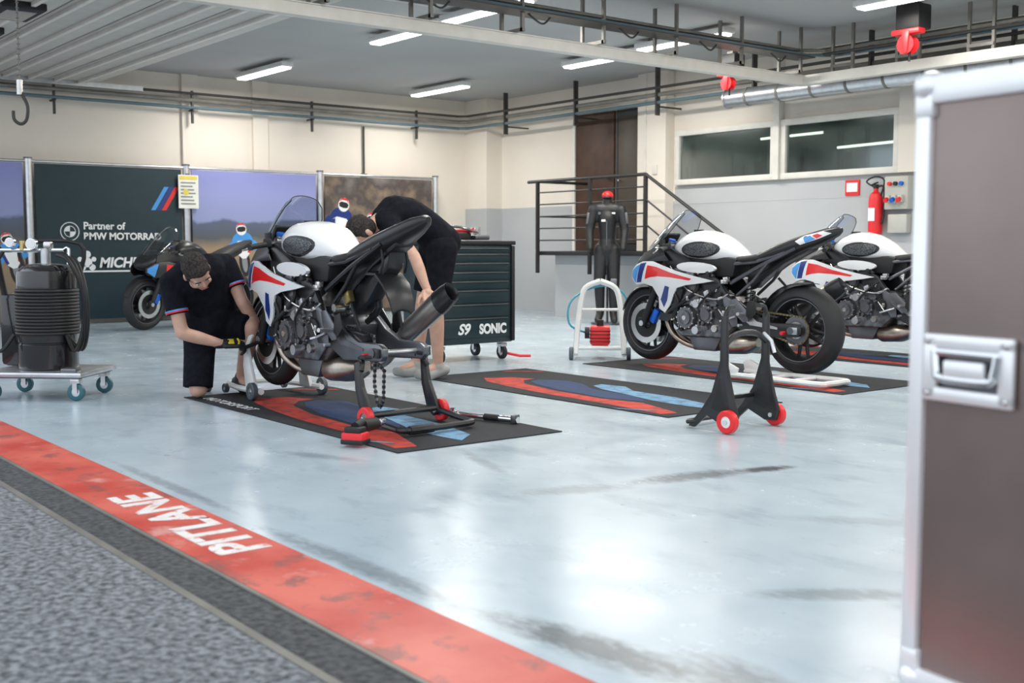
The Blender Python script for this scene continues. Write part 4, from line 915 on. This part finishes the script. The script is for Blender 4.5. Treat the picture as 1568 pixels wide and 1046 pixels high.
def head(parent,c,F,U):
    Y=Vector(F).normalized(); Z=Vector(U); Z=(Z-Y*Z.dot(Y)).normalized(); X=Y.cross(Z)
    R=Matrix((X,Y,Z)).transposed().to_4x4(); T=Matrix.Translation(c)@R
    s=MB()
    s.ell((0,-.012,.028),(.074,.094,.088),SKIN,24); s.ell((0,.018,-.03),(.060,.070,.075),SKIN,20); s.ell((0,.045,-.085),(.030,.030,.026),SKIN,14)
    s.ell((0,.088,-.018),(.012,.018,.012),SKIN,12); cap(s,(0,.080,.012),.008,(0,.094,-.014),.011,SKIN)
    cap(s,(-.04,.068,.022),.011,(.04,.068,.022),.011,SKIN)
    for q in(-1,1): s.ell((q*.038,.058,-.028),(.022,.022,.018),SKIN,12); s.ell((q*.077,-.008,-.008),(.010,.020,.032),SKIN,12); s.ell((q*.045,.02,-.06),(.022,.035,.028),SKIN,12)
    s.ell((0,.078,-.052),(.024,.012,.006),SKIN,12); s.ell((0,.077,-.062),(.020,.012,.006),SKIN,12)
    mk=(0,0); s.xform(mk,T); fin_remesh(s,'head',SKIN,.006,2,parent)
    s=MB(); s.ell((0,-.022,.044),(.081,.095,.086),HAIR,24); s.ell((0,-.045,.0),(.077,.072,.075),HAIR,20); s.ell((0,.03,.085),(.06,.055,.035),HAIR,16)
    for q in(-1,1): s.ell((q*.066,.01,.02),(.014,.028,.04),HAIR,12)
    rr=random.Random(5)
    for k in range(60):
        a=rr.uniform(0,2*pi); b=rr.uniform(.2,1.3); p=Vector((.078*math.cos(a)*math.cos(b),-.02+.09*math.sin(a)*math.cos(b),.045+.083*math.sin(b))); s.ell(p,(.011,.014,.008),HAIR,8)
    s.xform(mk,T); fin_remesh(s,'hair',HAIR,.006,1,parent)
    s=MB()
    for q in(-1,1):
        s.ell((q*.031,.071,.003),(.0125,.010,.0085),EYE,12); s.ell((q*.031,.080,.003),(.005,.003,.005),MATTE,10)
        s.tube([(q*.015,.083,.022),(q*.032,.083,.027),(q*.048,.074,.022)],.0035,HAIR,k=3,n=6)
    s.tube([(-.022,.088,-.057),(0,.091,-.056),(.022,.088,-.057)],.002,mat('lip_line',(.3,.1,.08),.5),k=3,n=5)
    s.xform(mk,T); s.obj('face_details',parent)
    return T
def person(name,loc,J,hd,handspec,shl=.86,bands='RL'):
    e=empty(name,loc,math.radians(51.7))
    J={k:Vector(v) for k,v in J.items()}
    s=MB()
    neck=J['neck']; hc=Vector(hd[0]); cap(s,neck,.058,neck+(hc-neck)*.75,.052)
    for q in 'RL':
        sh,el,wr=J[q+'sho'],J[q+'elb'],J[q+'wri']; cap(s,sh,.05,el,.041); mid=el+(wr-el)*.35; cap(s,el,.041,mid,.042); cap(s,mid,.042,wr,.027)
        cap(s,neck,.05,sh,.05)
        hp,kn,an=J[q+'hip'],J[q+'kne'],J[q+'ank']; cap(s,hp,.082,kn,.056); mid=kn+(an-kn)*.3; cap(s,kn,.056,mid,.056); cap(s,mid,.056,an,.036)
        toe=J[q+'toe']; cap(s,an,.036,toe,.03)
    fin_remesh(s,'body_skin',SKIN,.010,4,e)
    s=MB(); sp=[J['pel'],J['wai'],J['che'],J['neck']]
    latp=(J['Rhip']-J['Lhip']).normalized(); lats=(J['Rsho']-J['Lsho']).normalized()
    rings=[]; N=9
    tab=[(0,.168,.125),(.2,.160,.118),(.4,.158,.115),(.6,.175,.125),(.78,.18,.125),(.9,.14,.10),(1.0,.075,.07)]
    for i in range(N+1):
        t=i/N; u=t*3; k=min(2,int(u)); fr=u-k
        a,b,c_,d=sp[max(k-1,0)],sp[k],sp[k+1],sp[min(k+2,3)]
        p=.5*((2*b)+(c_-a)*fr+(2*a-5*b+4*c_-d)*fr*fr+(3*b-a-3*c_+d)*fr**3)
        tg=((c_-b)*.6+(c_-a)*.2+(d-b)*.2).normalized(); lt=latp.lerp(lats,t); lt=(lt-tg*lt.dot(tg)).normalized(); dp=tg.cross(lt)
        A,B_=lerp_tab(tab,t)
        rings.append([p+lt*A*math.cos(2*pi*j/20)+dp*B_*math.sin(2*pi*j/20) for j in range(20)])
    s.loft(rings,CLOTH)
    for q in 'RL':
        sh,el=J[q+'sho'],J[q+'elb']; cap(s,J['che'].lerp(sh,.35)+(neck-J['che'])*.35,.10,sh,.068,CLOTH); s.cyl(sh,sh+(el-sh)*.62,.068,CLOTH,.066,18); 
        cap(s,neck+(sh-neck)*.1,.06,sh,.062,CLOTH)
    fin_remesh(s,'shirt',CLOTH,.011,4,e)
    s=MB()
    for q in bands:
        sh,el=J[q+'sho'],J[q+'elb']; d=el-sh
        s.cyl(sh+d*.54,sh+d*.57,.0685,LBLUE,.068,20); s.cyl(sh+d*.57,sh+d*.60,.0685,REDP,.068,20)
    s.obj('sleeve_bands',e)
    s=MB(); s.ell(J['pel'],(.15,.14,.13),CLOTH,20); cap(s,J['Rhip'],.115,J['Lhip'],.115,CLOTH); cap(s,J['pel'],.14,J['pel'].lerp(J['wai'],.5),.13,CLOTH)
    for q in 'RL':
        hp,kn=J[q+'hip'],J[q+'kne']; d=kn-hp; s.ell(hp,.112,CLOTH,18); s.cyl(hp,hp+d*.5,.112,CLOTH,.096,20); s.cyl(hp+d*.5,hp+d*shl,.096,CLOTH,.092,20)
    fin_remesh(s,'shorts',CLOTH,.011,4,e)
    SH=mat('shoe_'+name,(.03,.03,.035),.6) if name=='kneeling_mechanic' else mat('shoe_'+name,(.35,.35,.34),.6)
    s=MB()
    for q in 'RL':
        an,toe=J[q+'ank'],J[q+'toe']; d=(toe-an); hl=an-d.normalized()*.05; base=Vector((0,0,-.035)) if abs(d.z)<.12 else Vector((0,0,0))
        cap(s,hl+base,.042,an+d*.4+base,.045,SH); cap(s,an+d*.4+base,.045,toe,.036,SH); cap(s,an,.045,an+Vector((0,0,.02)),.042,SH)
    fin_remesh(s,'shoes',SH,.009,3,e)
    head(e,*hd)
    for (q,fwd,back,side,m,curl,patch) in handspec: hand(e,'hand_'+q,J[q+'wri'],fwd,back,side,m,curl,patch,1.08)
    return e
k=person('kneeling_mechanic',(-6.79,2.86,.005),dict(
    pel=(.07,.16,.50),wai=(.06,.08,.62),che=(.03,-.01,.745),neck=(.01,-.10,.835),
    Rhip=(.0,.10,.47),Lhip=(.15,.20,.47),Rkne=(0,0,.062),Rank=(-.05,.37,.08),Rtoe=(-.07,.42,.03),
    Lkne=(.31,.12,.44),Lank=(.20,.30,.085),Ltoe=(.29,.20,.04),
    Rsho=(-.12,-.12,.73),Lsho=(.16,.13,.84),Relb=(-.05,-.14,.42),Rwri=(.17,-.03,.345),Lelb=(.27,.08,.60),Lwri=(.335,.18,.455)),
    ((.065,-.19,.79),(.55,-.38,-.76),(.12,-.82,.5)),
    [('R',(1,.35,.02),(0,-.5,1),-1,GLOVE,.75,YEL),('L',(.5,.5,-.55),(.5,-.6,.6),1,GLOVE,.6,None)],shl=.98)
s=MB(); s.cyl((.27,.0,.31),(.40,.12,.36),.012,MATTE); s.cyl((.40,.12,.36),(.52,.22,.37),.008,CHROME); s.obj('held_ratchet',k)
k=person('bending_mechanic',(-6.88,4.54,.005),dict(
    pel=(.19,.03,.98),wai=(.06,-.01,1.12),che=(-.10,-.08,1.19),neck=(-.23,-.15,1.13),
    Rhip=(.135,.10,.93),Lhip=(.205,-.06,.93),Rkne=(.05,.11,.51),Rank=(.0,.16,.085),Rtoe=(-.14,.10,.04),
    Lkne=(.16,-.08,.51),Lank=(.17,-.03,.085),Ltoe=(.03,-.09,.04),
    Rsho=(-.26,.05,1.12),Lsho=(-.13,-.30,1.09),Relb=(-.38,-.2,.92),Rwri=(-.40,-.42,.80),Lelb=(.04,-.43,.88),Lwri=(.13,-.50,.65)),
    ((-.33,-.25,1.04),(-.35,-.2,-.9),(-.75,-.45,.45)),
    [('R',(-.1,-1,-.2),(0,-.3,1),-1,SKIN,.5,None),('L',(.2,-.6,-.7),(.3,-.6,.4),1,SKIN,.5,None)],shl=.74,bands='L')

# ------------------------------------------------------------------ world & camera
wd=D.worlds.new('World'); scn.world=wd; wd.use_nodes=True
bg=wd.node_tree.nodes['Background']; bg.inputs[0].default_value=(.84,.92,1,1); bg.inputs[1].default_value=1.9
cam=D.cameras.new('camera'); co=D.objects.new('camera',cam); COL.objects.link(co)
cam.sensor_width=36; cam.lens=40.2; cam.clip_end=200
co.location=(0,0,.95); co.rotation_euler=(math.radians(90-4.72),0,math.radians(51.7))
cam.dof.use_dof=True; cam.dof.focus_distance=7.2; cam.dof.aperture_fstop=3.2
scn.camera=co
scn.view_settings.view_transform='Standard'; scn.view_settings.look='None'; scn.view_settings.exposure=-.18
